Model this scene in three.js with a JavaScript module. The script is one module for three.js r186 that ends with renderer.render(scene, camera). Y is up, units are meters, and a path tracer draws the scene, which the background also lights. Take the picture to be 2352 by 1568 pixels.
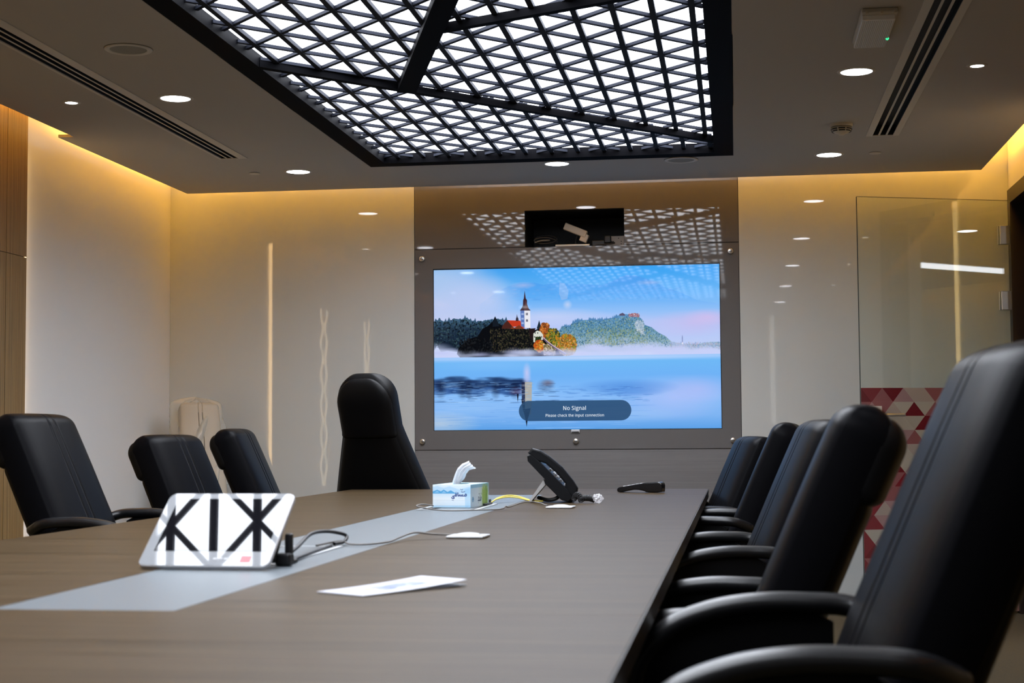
import * as THREE from 'three';
import { RoundedBoxGeometry } from 'three/addons/geometries/RoundedBoxGeometry.js';
import { mergeGeometries, mergeVertices, toCreasedNormals } from 'three/addons/utils/BufferGeometryUtils.js';
import { RectAreaLightUniformsLib } from 'three/addons/lights/RectAreaLightUniformsLib.js';

// ---------------------------------------------------------------- camera, exposure, large lights
const EYE = 0.99, CEIL = 2.436, D = 9;
const scene = new THREE.Scene();
scene.background = new THREE.Color(0x000000);
const camera = new THREE.PerspectiveCamera(24.716, 2352 / 1568, 0.05, 60);
camera.position.set(0, EYE, D);
camera.rotation.set(0.0602, 0.1426, -0.0071, 'YXZ');
camera.focus = 7.6;
camera.userData.fStop = 7.5;
const renderer = new THREE.WebGLRenderer({ antialias: true });
renderer.toneMapping = THREE.LinearToneMapping;
renderer.toneMappingExposure = 1.0;
renderer.shadowMap.enabled = true;
RectAreaLightUniformsLib.init();
const LUM = { panel: 8.1, down: 20, spot: 18, cove: 100, slot: 7, screen: 1.0, hall: 5 };
const COOL = new THREE.Color().setRGB(0.93, 0.975, 1.06), WARM = new THREE.Color().setRGB(1.0, 0.47, 0.05);
function areaLight(name, color, intensity, w, h, pos, dir) {
  const l = new THREE.RectAreaLight(color, intensity, w, h);
  l.name = name; l.position.set(...pos);
  l.lookAt(pos[0] + dir[0], pos[1] + dir[1], pos[2] + dir[2]);
  scene.add(l); return l;
}
// luminous stretch ceiling above the lattice
const GX0 = -1.929, GX1 = 0.008, GZ0 = 0.876, GZ1 = 8.35, FW = 0.1;
areaLight('grille_panel_light', COOL, LUM.panel, GX1 - GX0 - 2 * FW - 0.01, GZ1 - GZ0 - 2 * FW - 0.01, [(GX0 + GX1) / 2, CEIL + 0.056, (GZ0 + GZ1) / 2], [0, -1, 0]);
// warm LED coves behind the edge of the dropped ceiling, shining up
const CXL = -3.21, CXL2 = -3.13, CXR = 1.36, CZ = 0.178, NZ = 1.96, WL = -3.38, WR = 1.533, ZN = 9.42;
areaLight('cove_light_back', WARM, LUM.cove, CXR - CXL - 0.1, 0.03, [(CXL + CXR) / 2, CEIL + 0.034, CZ + 0.04], [0, 1, -0.55]);
areaLight('cove_light_left', WARM, LUM.cove, NZ - CZ - 0.35, 0.03, [CXL + 0.04, CEIL + 0.034, (NZ + CZ - 0.25) / 2], [-0.55, 1, 0]);
areaLight('cove_light_left_near', WARM, LUM.cove, ZN - NZ - 0.1, 0.03, [CXL2 + 0.04, CEIL + 0.034, (NZ + ZN) / 2], [-0.55, 1, 0]);
areaLight('cove_light_right', WARM, LUM.cove, ZN - CZ - 0.1, 0.03, [CXR - 0.04, CEIL + 0.034, (CZ + ZN) / 2], [0.55, 1, 0]);

// ---------------------------------------------------------------- helpers
let seed = 7;
const rnd = () => { seed = (seed * 1664525 + 1013904223) >>> 0; return seed / 4294967296; };
const rr = (a, b) => a + (b - a) * rnd();
const taken = {};
function numbered(n) { taken[n] = (taken[n] || 0) + 1; return taken[n] === 1 ? n : n + '_' + String(taken[n] - 1).padStart(3, '0'); }
function tag(o, label, category, group, kind) {
  if (label) o.userData.label = label;
  if (category) o.userData.category = category;
  if (group) o.userData.group = group;
  if (kind) o.userData.kind = kind;
  return o;
}
function thing(name, label, category, pos = [0, 0, 0], turn = 0, group) {
  const g = new THREE.Group(); g.name = numbered(name); g.position.set(...pos); g.rotation.y = turn; scene.add(g);
  return tag(g, label, category, group);
}
function obj(name, geos, m, parent = scene) {
  const gs = (Array.isArray(geos) ? geos : [geos]).map((g) => { const k = g.index ? g.toNonIndexed() : g; for (const a of Object.keys(k.attributes)) if (!['position', 'normal', 'uv'].includes(a)) k.deleteAttribute(a); return k; });
  const mesh = new THREE.Mesh(gs.length > 1 ? mergeGeometries(gs) : gs[0], m);
  mesh.name = parent === scene ? numbered(name) : name;
  mesh.castShadow = mesh.receiveShadow = true;
  if (parent !== scene) { let n = 0; for (const c of parent.children) if (c.name === name || c.name.replace(/_\d{3}$/, '') === name) n++; if (n) mesh.name = name + '_' + String(n).padStart(3, '0'); }
  parent.add(mesh); return mesh;
}
function struct(name, geos, m, parent) { const o = obj(name, geos, m, parent); if (!parent) o.userData.kind = 'structure'; return o; }
// box between two corners, uv in metres
function bx(x0, y0, z0, x1, y1, z1) {
  const g = new THREE.BoxGeometry(x1 - x0, y1 - y0, z1 - z0); g.translate((x0 + x1) / 2, (y0 + y1) / 2, (z0 + z1) / 2);
  const p = g.attributes.position, n = g.attributes.normal, u = g.attributes.uv;
  for (let i = 0; i < p.count; i++) {
    const ax = Math.abs(n.getX(i)), ay = Math.abs(n.getY(i));
    if (ax > 0.5) u.setXY(i, p.getZ(i), p.getY(i)); else if (ay > 0.5) u.setXY(i, p.getX(i), p.getZ(i)); else u.setXY(i, p.getX(i), p.getY(i));
  }
  return g;
}
function rbx(w, h, d, r, x = 0, y = 0, z = 0, s = 3) { const g = new RoundedBoxGeometry(w, h, d, s, r); g.translate(x, y, z); return g; }
function cyl(r0, r1, h, x, y, z, seg = 24) { const g = new THREE.CylinderGeometry(r0, r1, h, seg); g.translate(x, y, z); return g; }
function lathe(pts, seg = 40) { return new THREE.LatheGeometry(pts.map(([r, y]) => new THREE.Vector2(r, y)), seg); }
function tube(pts, r, seg = 60, rad = 8, closed = false, type = 'catmullrom') {
  const c = new THREE.CatmullRomCurve3(pts.map((p) => new THREE.Vector3(...p)), closed, type, 0.5);
  return new THREE.TubeGeometry(c, seg, r, rad, closed);
}
function capped(pts, r, seg, rad = 8) {
  const a = new THREE.SphereGeometry(r, rad, 6), b = a.clone(); a.translate(...pts[0]); b.translate(...pts[pts.length - 1]);
  return [tube(pts, r, seg, rad), a, b];
}
function extr(shape, depth, bevel = 0) { return new THREE.ExtrudeGeometry(shape, { depth, bevelEnabled: bevel > 0, bevelSize: bevel, bevelThickness: bevel, bevelSegments: 2, curveSegments: 24, steps: 1 }); }
function rectShape(x0, y0, x1, y1) { const s = new THREE.Shape(); s.moveTo(x0, y0); s.lineTo(x1, y0); s.lineTo(x1, y1); s.lineTo(x0, y1); s.closePath(); return s; }
function rectHole(x0, y0, x1, y1) { const s = new THREE.Path(); s.moveTo(x0, y0); s.lineTo(x0, y1); s.lineTo(x1, y1); s.lineTo(x1, y0); s.closePath(); return s; }
function canvasTex(w, h, paint, srgb = true) {
  const c = document.createElement('canvas'); c.width = w; c.height = h; paint(c.getContext('2d'), w, h);
  const t = new THREE.CanvasTexture(c); if (srgb) t.colorSpace = THREE.SRGBColorSpace; t.wrapS = t.wrapT = THREE.RepeatWrapping; t.anisotropy = 8; return t;
}
const lin = (r, g, b) => new THREE.Color().setRGB(r, g, b);
const std = (o) => new THREE.MeshStandardMaterial(o);

// ---------------------------------------------------------------- textures
// streaky wood grain: near-white tone modulation, streaks along u
function grain(w, h, base, amp, streak, s) {
  seed = s;
  return canvasTex(w, h, (g) => {
    g.fillStyle = base; g.fillRect(0, 0, w, h);
    for (let i = 0; i < streak; i++) {
      const y = rnd() * h, L = rr(0.1, 0.9) * w, x = rnd() * w, t = rr(0.5, 1.8);
      g.fillStyle = rnd() < 0.5 ? `rgba(0,0,0,${amp * rnd()})` : `rgba(255,240,215,${amp * 0.8 * rnd()})`;
      g.fillRect(x, y, L, t); if (x + L > w) g.fillRect(x - w, y, L, t);
    }
  });
}
const tableGrain = grain(1024, 512, '#352715', 0.09, 5200, 11); tableGrain.repeat.set(1 / 0.9, 1 / 0.45);
const oakGrain = grain(512, 512, '#8d6a38', 0.16, 2600, 12); oakGrain.rotation = Math.PI / 2; oakGrain.repeat.set(1 / 1.2, 1 / 0.5);
const taupeGrain = grain(512, 256, '#747272', 0.02, 1500, 13); taupeGrain.repeat.set(1 / 1.0, 1 / 0.35);
const carpetTex = (() => { seed = 14; return canvasTex(256, 256, (g, w, h) => { g.fillStyle = '#453b25'; g.fillRect(0, 0, w, h); for (let i = 0; i < 9000; i++) { const v = Math.floor(rr(36, 96)); g.fillStyle = `rgba(${v},${v * 0.87 | 0},${v * 0.55 | 0},0.35)`; g.fillRect(rnd() * w, rnd() * h, rr(1, 3), rr(1, 5)); } }); })();
carpetTex.repeat.set(1 / 0.3, 1 / 0.3);
const leatherBump = (() => { seed = 15; return canvasTex(256, 256, (g, w, h) => { g.fillStyle = '#808080'; g.fillRect(0, 0, w, h); for (let i = 0; i < 4200; i++) { const v = rnd() < 0.5 ? 60 : 190; g.fillStyle = `rgba(${v},${v},${v},0.18)`; g.beginPath(); g.arc(rnd() * w, rnd() * h, rr(1, 3.4), 0, 7); g.fill(); } }, false); })();
leatherBump.repeat.set(14, 14);

// ---------------------------------------------------------------- materials
const M = {
  ceiling: std({ color: lin(0.43, 0.405, 0.37), roughness: 0.9 }),
  plaster: std({ color: lin(0.735, 0.735, 0.73), roughness: 0.75 }),
  cream: std({ color: lin(0.52, 0.535, 0.52), roughness: 0.02 }),
  nearWall: std({ color: lin(0.05, 0.045, 0.04), roughness: 0.6 }),
  creamBack: std({ color: lin(0.5, 0.48, 0.44), roughness: 0.7 }),
  taupe: std({ color: lin(0.14, 0.132, 0.132), roughness: 0.03 }),
  taupeLow: std({ map: taupeGrain, roughness: 0.2 }),
  joint: std({ color: lin(0.01, 0.01, 0.01), roughness: 0.8 }),
  black: std({ color: lin(0.006, 0.006, 0.007), roughness: 0.6 }),
  lattice: new THREE.MeshPhysicalMaterial({ color: lin(0.016, 0.018, 0.026), roughness: 0.7, specularIntensity: 0.15 }),
  frame: new THREE.MeshPhysicalMaterial({ color: lin(0.0035, 0.0035, 0.0045), roughness: 0.7, specularIntensity: 0.04 }),
  table: new THREE.MeshPhysicalMaterial({ map: tableGrain, roughness: 0.38, specularIntensity: 0.1, bumpMap: tableGrain, bumpScale: 0.0002 }),
  tableDark: std({ color: lin(0.02, 0.015, 0.011), roughness: 0.5 }),
  inlay: new THREE.MeshPhysicalMaterial({ color: lin(0.135, 0.156, 0.172), roughness: 0.35, specularIntensity: 0.32 }),
  oak: std({ map: oakGrain, roughness: 0.5 }),
  darkWood: std({ color: lin(0.018, 0.010, 0.006), roughness: 0.4 }),
  carpet: std({ map: carpetTex, roughness: 1 }),
  leather: new THREE.MeshPhysicalMaterial({ color: lin(0.004, 0.004, 0.005), roughness: 0.36, specularIntensity: 0.08, bumpMap: leatherBump, bumpScale: 0.00012 }),
  leatherSide: new THREE.MeshPhysicalMaterial({ color: lin(0.0025, 0.0025, 0.003), roughness: 0.45, specularIntensity: 0.35 }),
  armPad: new THREE.MeshPhysicalMaterial({ color: lin(0.006, 0.006, 0.007), roughness: 0.33, specularIntensity: 1 }),
  plastic: std({ color: lin(0.008, 0.008, 0.009), roughness: 0.5 }),
  stitch: std({ color: lin(0.004, 0.004, 0.005), roughness: 0.7 }),
  metal: std({ color: lin(0.6, 0.58, 0.55), roughness: 0.28, metalness: 1 }),
  alu: std({ color: lin(0.62, 0.64, 0.66), roughness: 0.35, metalness: 0.7 }),
  white: std({ color: lin(0.52, 0.53, 0.54), roughness: 0.3 }),
  offWhite: std({ color: lin(0.5, 0.47, 0.42), roughness: 0.6 }),
  diffuserWhite: std({ color: lin(0.8, 0.82, 0.85), roughness: 0.5 }),
  trim: std({ color: lin(0.55, 0.52, 0.47), roughness: 0.5 }),
  speaker: std({ color: lin(0.27, 0.26, 0.23), roughness: 0.8 }),
  detector: std({ color: lin(0.55, 0.5, 0.4), roughness: 0.5 }),
  phone: new THREE.MeshPhysicalMaterial({ color: lin(0.006, 0.0065, 0.008), roughness: 0.38, specularIntensity: 0.4 }),
  gloss: std({ color: lin(0.006, 0.006, 0.007), roughness: 0.12 }),
  cableGrey: std({ color: lin(0.16, 0.15, 0.14), roughness: 0.6 }),
  cableBlack: std({ color: lin(0.012, 0.012, 0.014), roughness: 0.5 }),
  cableYellow: std({ color: lin(0.75, 0.6, 0.1), roughness: 0.5 }),
  tissue: new THREE.MeshPhysicalMaterial({ color: lin(0.85, 0.86, 0.88), roughness: 1, transmission: 0.25, thickness: 0, side: THREE.DoubleSide }),
  wrap: new THREE.MeshPhysicalMaterial({ color: lin(0.85, 0.84, 0.8), roughness: 0.25, transmission: 0.72, thickness: 0, side: THREE.DoubleSide }),
  clear: new THREE.MeshPhysicalMaterial({ color: lin(0.95, 0.95, 0.97), roughness: 0.15, transmission: 0.7, thickness: 0 }),
  camBody: std({ color: lin(0.72, 0.62, 0.5), roughness: 0.5 }),
  wrapped: std({ color: lin(0.4, 0.36, 0.29), roughness: 0.6 }),
  redPrint: std({ color: lin(0.4, 0.03, 0.03), roughness: 0.5 }),
  glassDoor: new THREE.MeshPhysicalMaterial({ color: lin(0.93, 0.955, 0.935), roughness: 0, transmission: 1, thickness: 0, ior: 1.5 }),
  glassEdge: std({ color: lin(0.02, 0.035, 0.03), roughness: 0.2 }),
  grilleGlow: std({ color: lin(0.8, 0.8, 0.8), roughness: 0.6, emissive: COOL, emissiveIntensity: 3 }),
  downGlow: std({ color: lin(0.8, 0.8, 0.8), emissive: lin(0.97, 0.98, 1.05), emissiveIntensity: LUM.down }),
  spotGlow: std({ color: lin(0.8, 0.8, 0.8), emissive: lin(1.0, 0.96, 0.95), emissiveIntensity: LUM.spot }),
  ledWarm: std({ color: lin(0.8, 0.7, 0.5), emissive: lin(1, 0.66, 0.3), emissiveIntensity: LUM.slot }),
  ledDim: std({ color: lin(0.8, 0.7, 0.5), emissive: lin(1, 0.8, 0.5), emissiveIntensity: 3.5 }),
  ledCove: std({ color: lin(0.8, 0.7, 0.5), emissive: WARM, emissiveIntensity: 1.5 }),
  ledGreen: std({ color: lin(0.0, 0.3, 0.1), emissive: lin(0.05, 1, 0.35), emissiveIntensity: 1.4 }),
};

// ================================================================ THE SETTING
struct('floor', bx(WL - 0.2, -0.12, -0.2, WR + 0.12, 0, ZN + 0.15), M.carpet);
// ---- back wall with its cladding panels
const PL = -1.872, PR = 0.028, JT = EYE + 1.1003, JB = EYE - 0.0837, CT = CEIL + 0.32;
const NX0 = -1.2125, NX1 = -0.6285, NY0 = EYE + 1.1015, NY1 = EYE + 1.3155;
const SX0 = -1.7563, SX1 = -0.0848, SY0 = EYE + 0.0331, SY1 = EYE + 0.9767;
const wallBack = struct('wall_back', [bx(WL - 0.2, 0, -0.25, NX0 - 0.001, CT, -0.03), bx(NX1 + 0.001, 0, -0.25, WR + 0.12, CT, -0.03), bx(NX0 - 0.001, 0, -0.25, NX1 + 0.001, NY0 - 0.001, -0.03), bx(NX0 - 0.001, NY1 + 0.001, -0.25, NX1 + 0.001, CT, -0.03)], M.joint);
tag(obj('glass_panel', bx(WL + 0.001, 0.0, -0.029, PL - 0.0015, CT, 0), M.cream, wallBack), 'glossy cream back-painted glass panel left of the screen');
tag(obj('glass_panel', bx(PR + 0.0015, 0.0, -0.029, WR - 0.001, CT, 0), M.cream, wallBack), 'glossy cream back-painted glass panel right of the screen');
{
  const s = rectShape(PL + 0.0015, JT + 0.002, PR - 0.0015, CT); s.holes.push(rectHole(NX0, JT + 0.0021, NX1, NY1));
  // the niche opening reaches down to the joint, so build the upper panel from three pieces of one sheet
  tag(obj('upper_panel', [bx(PL + 0.0015, JT + 0.002, -0.029, NX0, CT, 0), bx(NX1, JT + 0.002, -0.029, PR - 0.0015, CT, 0), bx(NX0, NY1, -0.029, NX1, CT, 0)], M.taupe, wallBack), 'taupe glass panel round the open niche');
}
const screenPanel = tag(obj('screen_panel', [bx(PL + 0.0015, JB + 0.002, -0.029, SX0 - 0.004, JT - 0.002, 0), bx(SX1 + 0.004, JB + 0.002, -0.029, PR - 0.0015, JT - 0.002, 0), bx(SX0 - 0.004, JB + 0.002, -0.029, SX1 + 0.004, SY0 - 0.003, 0), bx(SX0 - 0.004, SY1 + 0.007, -0.029, SX1 + 0.004, JT - 0.002, 0)], M.taupe, wallBack), 'taupe glass sheet framing the screen');
tag(obj('lower_panel', bx(PL + 0.0015, 0, -0.029, PR - 0.0015, JB - 0.002, 0), M.taupeLow, wallBack), 'grey grained panel below the screen');
for (const [x, y] of [[-1.825, 1.044], [-0.02, 1.047], [-1.826, -0.033], [-0.021, -0.037], [-0.922, -0.036]]) {
  const g = lathe([[0, 0.016], [0.0125, 0.016], [0.016, 0.013], [0.016, 0]], 24); g.rotateX(Math.PI / 2); g.translate(x, EYE + y, 0.0);
  const b = obj('standoff_bolt', g, M.metal, screenPanel);
  obj('bolt_slot', bx(x - 0.010, EYE + y - 0.0015, 0.0155, x + 0.010, EYE + y + 0.0015, 0.0166), M.black, wallBack);
}
// niche: a dark box let into the wall
const niche = obj('niche', [bx(NX0, NY0 - 0.01, -0.42, NX1, NY0, -0.03), bx(NX0, NY1, -0.42, NX1, NY1 + 0.01, -0.03), bx(NX0 - 0.01, NY0, -0.42, NX0, NY1, -0.03), bx(NX1, NY0, -0.42, NX1 + 0.01, NY1, -0.03), bx(NX0 - 0.01, NY0 - 0.01, -0.43, NX1 + 0.01, NY1 + 0.01, -0.42)], M.black, wallBack);

// ---- left wall: plaster, then oak panelling that stands proud, with a lit slot at its end
const WOODZ = 2.0, WX = -3.345;
struct('wall_left', bx(WL - 0.2, 0, -0.2, WL, CT, ZN + 0.1), M.plaster);
const oakWall = struct('wall_left_panelling', bx(WL, 0, WOODZ + 0.004, WX - 0.012, CT, ZN), M.darkWood);
{
  const zs = [WOODZ, 2.21, 3.4, 4.9, 6.4, 7.9, ZN - 0.02], ys = [0.0, 0.42, 1.855, CT - 0.002];
  for (let i = 0; i < zs.length - 1; i++) for (let j = 0; j < 3; j++) obj('oak_panel', bx(WX - 0.012, ys[j] + 0.0015, zs[i] + (i ? 0.002 : 0), WX, ys[j + 1] - 0.0015, zs[i + 1] - 0.002), M.oak, oakWall);
}
tag(struct('trim_1', bx(WL + 0.004, 0.1, WOODZ - 0.004, WX - 0.004, 2.41, WOODZ + 0.003), M.ledWarm), 'warm glowing vertical slot at the end of the left oak panelling');
areaLight('slot_light_left', lin(1, 0.66, 0.3), LUM.slot * 0.5, 0.025, 2.3, [(WL + WX) / 2, 1.25, WOODZ - 0.006], [-0.25, 0, -1]);
// wavy lit inlays in two panel joints
for (const z of [3.4, 4.9]) {
  const gs = [];
  for (const s of [-1, 1]) { const pts = []; for (let k = 0; k <= 96; k++) { const y = 0.35 + k * 0.0175; pts.push([WX + 0.006, y, z + s * (0.062 + 0.034 * Math.cos(y * Math.PI / 0.125))]); } gs.push(tube(pts, 0.009, 192, 6)); }
  tag(struct('trim_2', gs, M.ledDim), 'pair of thin wavy lit lines inlaid in a joint of the left oak panelling');
}
// ---- right wall with the doorway
const DZ0 = 0.09, DZ1 = 1.03, DH = 2.30;
struct('wall_right', [bx(WR, 0, -0.2, WR + 0.12, CT, DZ0), bx(WR, DH, DZ0, WR + 0.12, CT, DZ1), bx(WR, 0, DZ1, WR + 0.12, CT, ZN + 0.1)], M.plaster);
const oakWallR = struct('wall_right_panelling', bx(WR - 0.028, 0, WOODZ + 0.004, WR, CT, ZN), M.darkWood);
{
  const zs = [WOODZ, 3.4, 4.9, 6.4, 7.9, ZN - 0.02], ys = [0.0, 0.42, 1.855, CT - 0.002];
  for (let i = 0; i < zs.length - 1; i++) for (let j = 0; j < 3; j++) obj('oak_panel', bx(WR - 0.04, ys[j] + 0.0015, zs[i] + (i ? 0.002 : 0), WR - 0.028, ys[j + 1] - 0.0015, zs[i + 1] - 0.002), M.oak, oakWallR);
}
tag(struct('trim_3', bx(WR - 0.036, 0.1, WOODZ - 0.004, WR - 0.004, 2.58, WOODZ + 0.003), M.ledWarm), 'warm glowing vertical slot at the end of the right oak panelling');
areaLight('slot_light_right', lin(1, 0.66, 0.3), LUM.slot * 0.5, 0.025, 2.3, [WR - 0.02, 1.25, WOODZ - 0.006], [0.25, 0, -1]);
// door frame
const FX = WR - 0.018;
const doorFrame = struct('trim_4', [bx(FX, 0, 0.055, WR + 0.13, DH + 0.034, DZ0 + 0.045), bx(FX, 0, DZ1 - 0.045, WR + 0.13, DH + 0.034, DZ1 + 0.04), bx(FX, DH - 0.045, DZ0 + 0.045, WR + 0.13, DH + 0.034, DZ1 - 0.045)], M.darkWood);
tag(doorFrame, 'dark brown timber frame of the doorway in the right wall');
for (const [y0, n] of [[1.089, 3], [0.725, 3], [-0.68, 3]]) for (let k = 0; k < n; k++) { const g = new THREE.SphereGeometry(0.006, 10, 8); g.scale(0.5, 1, 1); g.translate(FX, EYE + y0 + 0.035 - k * 0.035, 0.083); obj('screw', g, M.metal, doorFrame); }
// ---- near wall behind the camera
const wallNear = struct('wall_near', bx(WL - 0.2, 0, ZN, WR + 0.12, CT, ZN + 0.15), M.nearWall);
tag(obj('light_slot', bx(0.40, 1.02, ZN - 0.006, 0.455, 2.36, ZN), std({ color: lin(0.6, 0.6, 0.6), emissive: lin(1, 0.97, 0.88), emissiveIntensity: 1.6 }), wallNear), 'slim lit vertical slot in the near wall');
// ---- baseboards
struct('baseboard_back', bx(WL, 0, 0, PL, 0.08, 0.012), M.darkWood);
struct('baseboard_left', bx(WL, 0, 0.012, WL + 0.012, 0.08, WOODZ - 0.01), M.darkWood);

// ---- dropped ceiling slab with openings, and the cove ceiling above it
const SLX0 = -2.64, SLX1 = -2.49, SLZ0 = 1.262, SLZ1 = 7.9, SRX0 = 0.645, SRX1 = 0.803, SRZ0 = 1.298, SRZ1 = 7.9;
{
  const s = new THREE.Shape(); // x, -z
  for (const [i, p] of [[CXL, -CZ], [CXR, -CZ], [CXR, -ZN], [CXL2, -ZN], [CXL2, -NZ], [CXL, -NZ]].entries()) i ? s.lineTo(...p) : s.moveTo(...p);
  s.closePath();
  s.holes.push(rectHole(GX0 + 0.003, -GZ1 + 0.003, GX1 - 0.003, -GZ0 - 0.003), rectHole(SLX0 + 0.012, -SLZ1 + 0.01, SLX1 - 0.012, -SLZ0 - 0.01), rectHole(SRX0 + 0.012, -SRZ1 + 0.01, SRX1 - 0.012, -SRZ0 - 0.01));
  const g = extr(s, 0.014); g.rotateX(-Math.PI / 2); g.translate(0, CEIL, 0);
  const lip = 0.03, up = [bx(CXL, CEIL + 0.014, CZ, CXR, CEIL + 0.014 + lip, CZ + 0.008), bx(CXL, CEIL + 0.014, CZ, CXL + 0.008, CEIL + 0.014 + lip, NZ - 0.26), bx(CXL2, CEIL + 0.014, NZ, CXL2 + 0.008, CEIL + 0.014 + lip, ZN), bx(CXR - 0.008, CEIL + 0.014, CZ, CXR, CEIL + 0.014 + lip, ZN)];
  const c = struct('ceiling', [g, ...up], M.ceiling);
  for (const b of [bx(CXL + 0.03, CEIL + 0.0145, CZ + 0.025, CXR - 0.03, CEIL + 0.02, CZ + 0.05), bx(CXL + 0.03, CEIL + 0.0145, CZ + 0.06, CXL + 0.05, CEIL + 0.02, NZ - 0.27), bx(CXL2 + 0.03, CEIL + 0.0145, NZ + 0.02, CXL2 + 0.05, CEIL + 0.02, ZN - 0.02), bx(CXR - 0.05, CEIL + 0.0145, CZ + 0.06, CXR - 0.03, CEIL + 0.02, ZN - 0.02)]) obj('led_strip', b, M.ledCove, c);
}
struct('ceiling_cove', bx(WL - 0.2, CT, -0.25, WR + 0.12, CT + 0.1, ZN + 0.15), M.plaster);

// ---- the place beyond the doorway, seen only in the glass door
struct('floor_hall', bx(WR + 0.12, -0.12, -1.0, 7.2, 0, 8), M.carpet);
struct('ceiling_hall', bx(WR + 0.12, CEIL, -1.0, 7.2, CEIL + 0.1, 8), M.ceiling);
struct('wall_hall_near', bx(3.15, 0, 2.42, 3.3, CT, 7.5), M.plaster);
struct('wall_hall_far', bx(6.5, 0, -1.0, 6.65, CT, 8), M.creamBack);
struct('wall_hall_side', bx(WR + 0.12, 0, -1.0, 7.2, CT, -0.9), M.plaster);
struct('wall_hall_end', bx(WR + 0.12, 0, 7.5, 7.2, CT, 7.6), M.plaster);

// ================================================================ CEILING FITTINGS
// ---- the big luminous lattice
{
  const t = thing('lattice_ceiling_light', 'large luminous ceiling panel behind a dark triangular lattice above the table', 'ceiling light', [0, CEIL, 0]);
  const x0 = GX0, x1 = GX1, z0 = GZ0, z1 = GZ1, a = x0 + FW, b = x1 - FW, c = z0 + FW, d = z1 - FW, hb = 0.052;
  obj('frame_side', bx(x0, 0, z0, a, hb, z1), M.frame, t); obj('frame_side', bx(b, 0, z0, x1, hb, z1), M.frame, t);
  obj('frame_side', bx(a, 0, z0, b, hb, c), M.frame, t); obj('frame_side', bx(a, 0, d, b, hb, z1), M.frame, t);
  obj('luminous_panel', bx(x0 + 0.02, 0.058, z0 + 0.02, x1 - 0.02, 0.07, z1 - 0.02), M.grilleGlow, t);
  const beam = (p, q, w, h) => { const L = Math.hypot(q[0] - p[0], q[1] - p[1]), g = bx(-L / 2, 0, -w / 2, L / 2, h, w / 2); g.rotateY(-Math.atan2(q[1] - p[1], q[0] - p[0])); g.translate((p[0] + q[0]) / 2, 0.001, (p[1] + q[1]) / 2); obj('beam', g, M.frame, t); };
  const b1z = (x) => 1.262 - 1.0876 * (x + 0.09);
  beam([a - 0.01, b1z(a - 0.01)], [b + 0.01, b1z(b + 0.01)], 0.036, 0.029);
  const b2x = (z) => -1.3 + 0.315 * (z - 2.81);
  beam([b2x(2.62), 2.62], [b2x(6.62), 6.62], 0.08, 0.031);
  beam([-1.03, 3.567], [b + 0.01, 4.0], 0.034, 0.029);
  beam([b2x(5.05), 5.05], [a - 0.01, 7.6], 0.034, 0.029);
  const flank = (P, dir, s) => { // clip the line P + k dir to the opening and to one side of the first beam
    let lo = -20, hi = 20;
    const cut = (n, e) => { const num = e - n[0] * P[0] - n[1] * P[1], den = n[0] * dir[0] + n[1] * dir[1]; if (Math.abs(den) < 1e-9) { if (num < 0) hi = lo; } else if (den > 0) hi = Math.min(hi, num / den); else lo = Math.max(lo, num / den); };
    cut([1, 0], b); cut([-1, 0], -a); cut([0, 1], d); cut([0, -1], -c);
    const e = 1.262 - 1.0876 * 0.09; cut([-s * 1.0876, -s], -s * e);   // s(z + 1.0876 x) >= s e
    return hi - lo > 0.03 ? [lo, hi] : null;
  };
  const bar = (P, dir, s, w, lift, h) => {
    const f = flank(P, dir, s); if (!f) return;
    const L = f[1] - f[0], g = bx(-L / 2, 0, -w / 2, L / 2, h, w / 2), m = (f[0] + f[1]) / 2;
    g.rotateY(-Math.atan2(dir[1], dir[0])); g.translate(P[0] + m * dir[0], lift, P[1] + m * dir[1]); obj('lattice_bar', g, M.lattice, t);
  };
  for (const [s, xs, zs, px, pz] of [[1, -0.1314, 1.9944, 0.1369, 0.2798], [-1, -1.2072, 1.864, 0.137, 0.271]]) {
    for (let k = -14; k < 14; k++) { const x = xs + k * px; if (x > a + 0.01 && x < b - 0.01) bar([x, 4], [0, 1], s, 0.0215, 0.0255, 0.0155); }
    const L = Math.hypot(px, pz / 2), u = px / L, v = pz / 2 / L;
    for (let k = -16; k < 32; k++) for (const q of [-1, 1]) bar([xs, zs + k * pz], [u, q * v], s, 0.017, 0.0285, 0.012);
  }
}
// ---- round recessed downlights
function downlight(name, label, x, z, r, glow, power, group, yc = CEIL) {
  const t = thing(name, label, 'ceiling light', [x, yc, z], 0, group);
  obj('trim_ring', lathe([[r, -0.001], [r + 0.002, -0.004], [r + 0.012, -0.003], [r + 0.015, 0], [r + 0.015, 0.004], [r, 0.004]], 40), M.trim, t);
  const g = cyl(r, r, 0.003, 0, -0.0005, 0, 40); obj('diffuser', g, glow, t);
  const l = new THREE.SpotLight(COOL, power, 0, 1.05, 0.6, 2); l.name = t.name + '_light'; l.position.set(x, yc - 0.02, z); l.target.position.set(x, 0, z); l.castShadow = true; l.shadow.radius = 2; scene.add(l, l.target);
  return t;
}
const DP = 0.12;
downlight('downlight', 'round recessed downlight between the left slot diffuser and the lattice frame, near the speaker', -2.3485, 2.6965, 0.062, M.downGlow, DP);
downlight('downlight', 'round recessed downlight in the ceiling corner over the far left chairs', -2.3485, 0.8152, 0.062, M.downGlow, DP);
downlight('downlight', 'round recessed downlight centred in front of the screen wall, beyond the lattice', -0.9274, 0.807, 0.062, M.downGlow, DP);
downlight('downlight', 'round recessed downlight beside the smoke detector at the far right', 0.4978, 0.8152, 0.062, M.downGlow, DP);
downlight('downlight', 'round recessed downlight below the ribbed emergency light on the right', 0.4978, 2.6965, 0.062, M.downGlow, DP);
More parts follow.
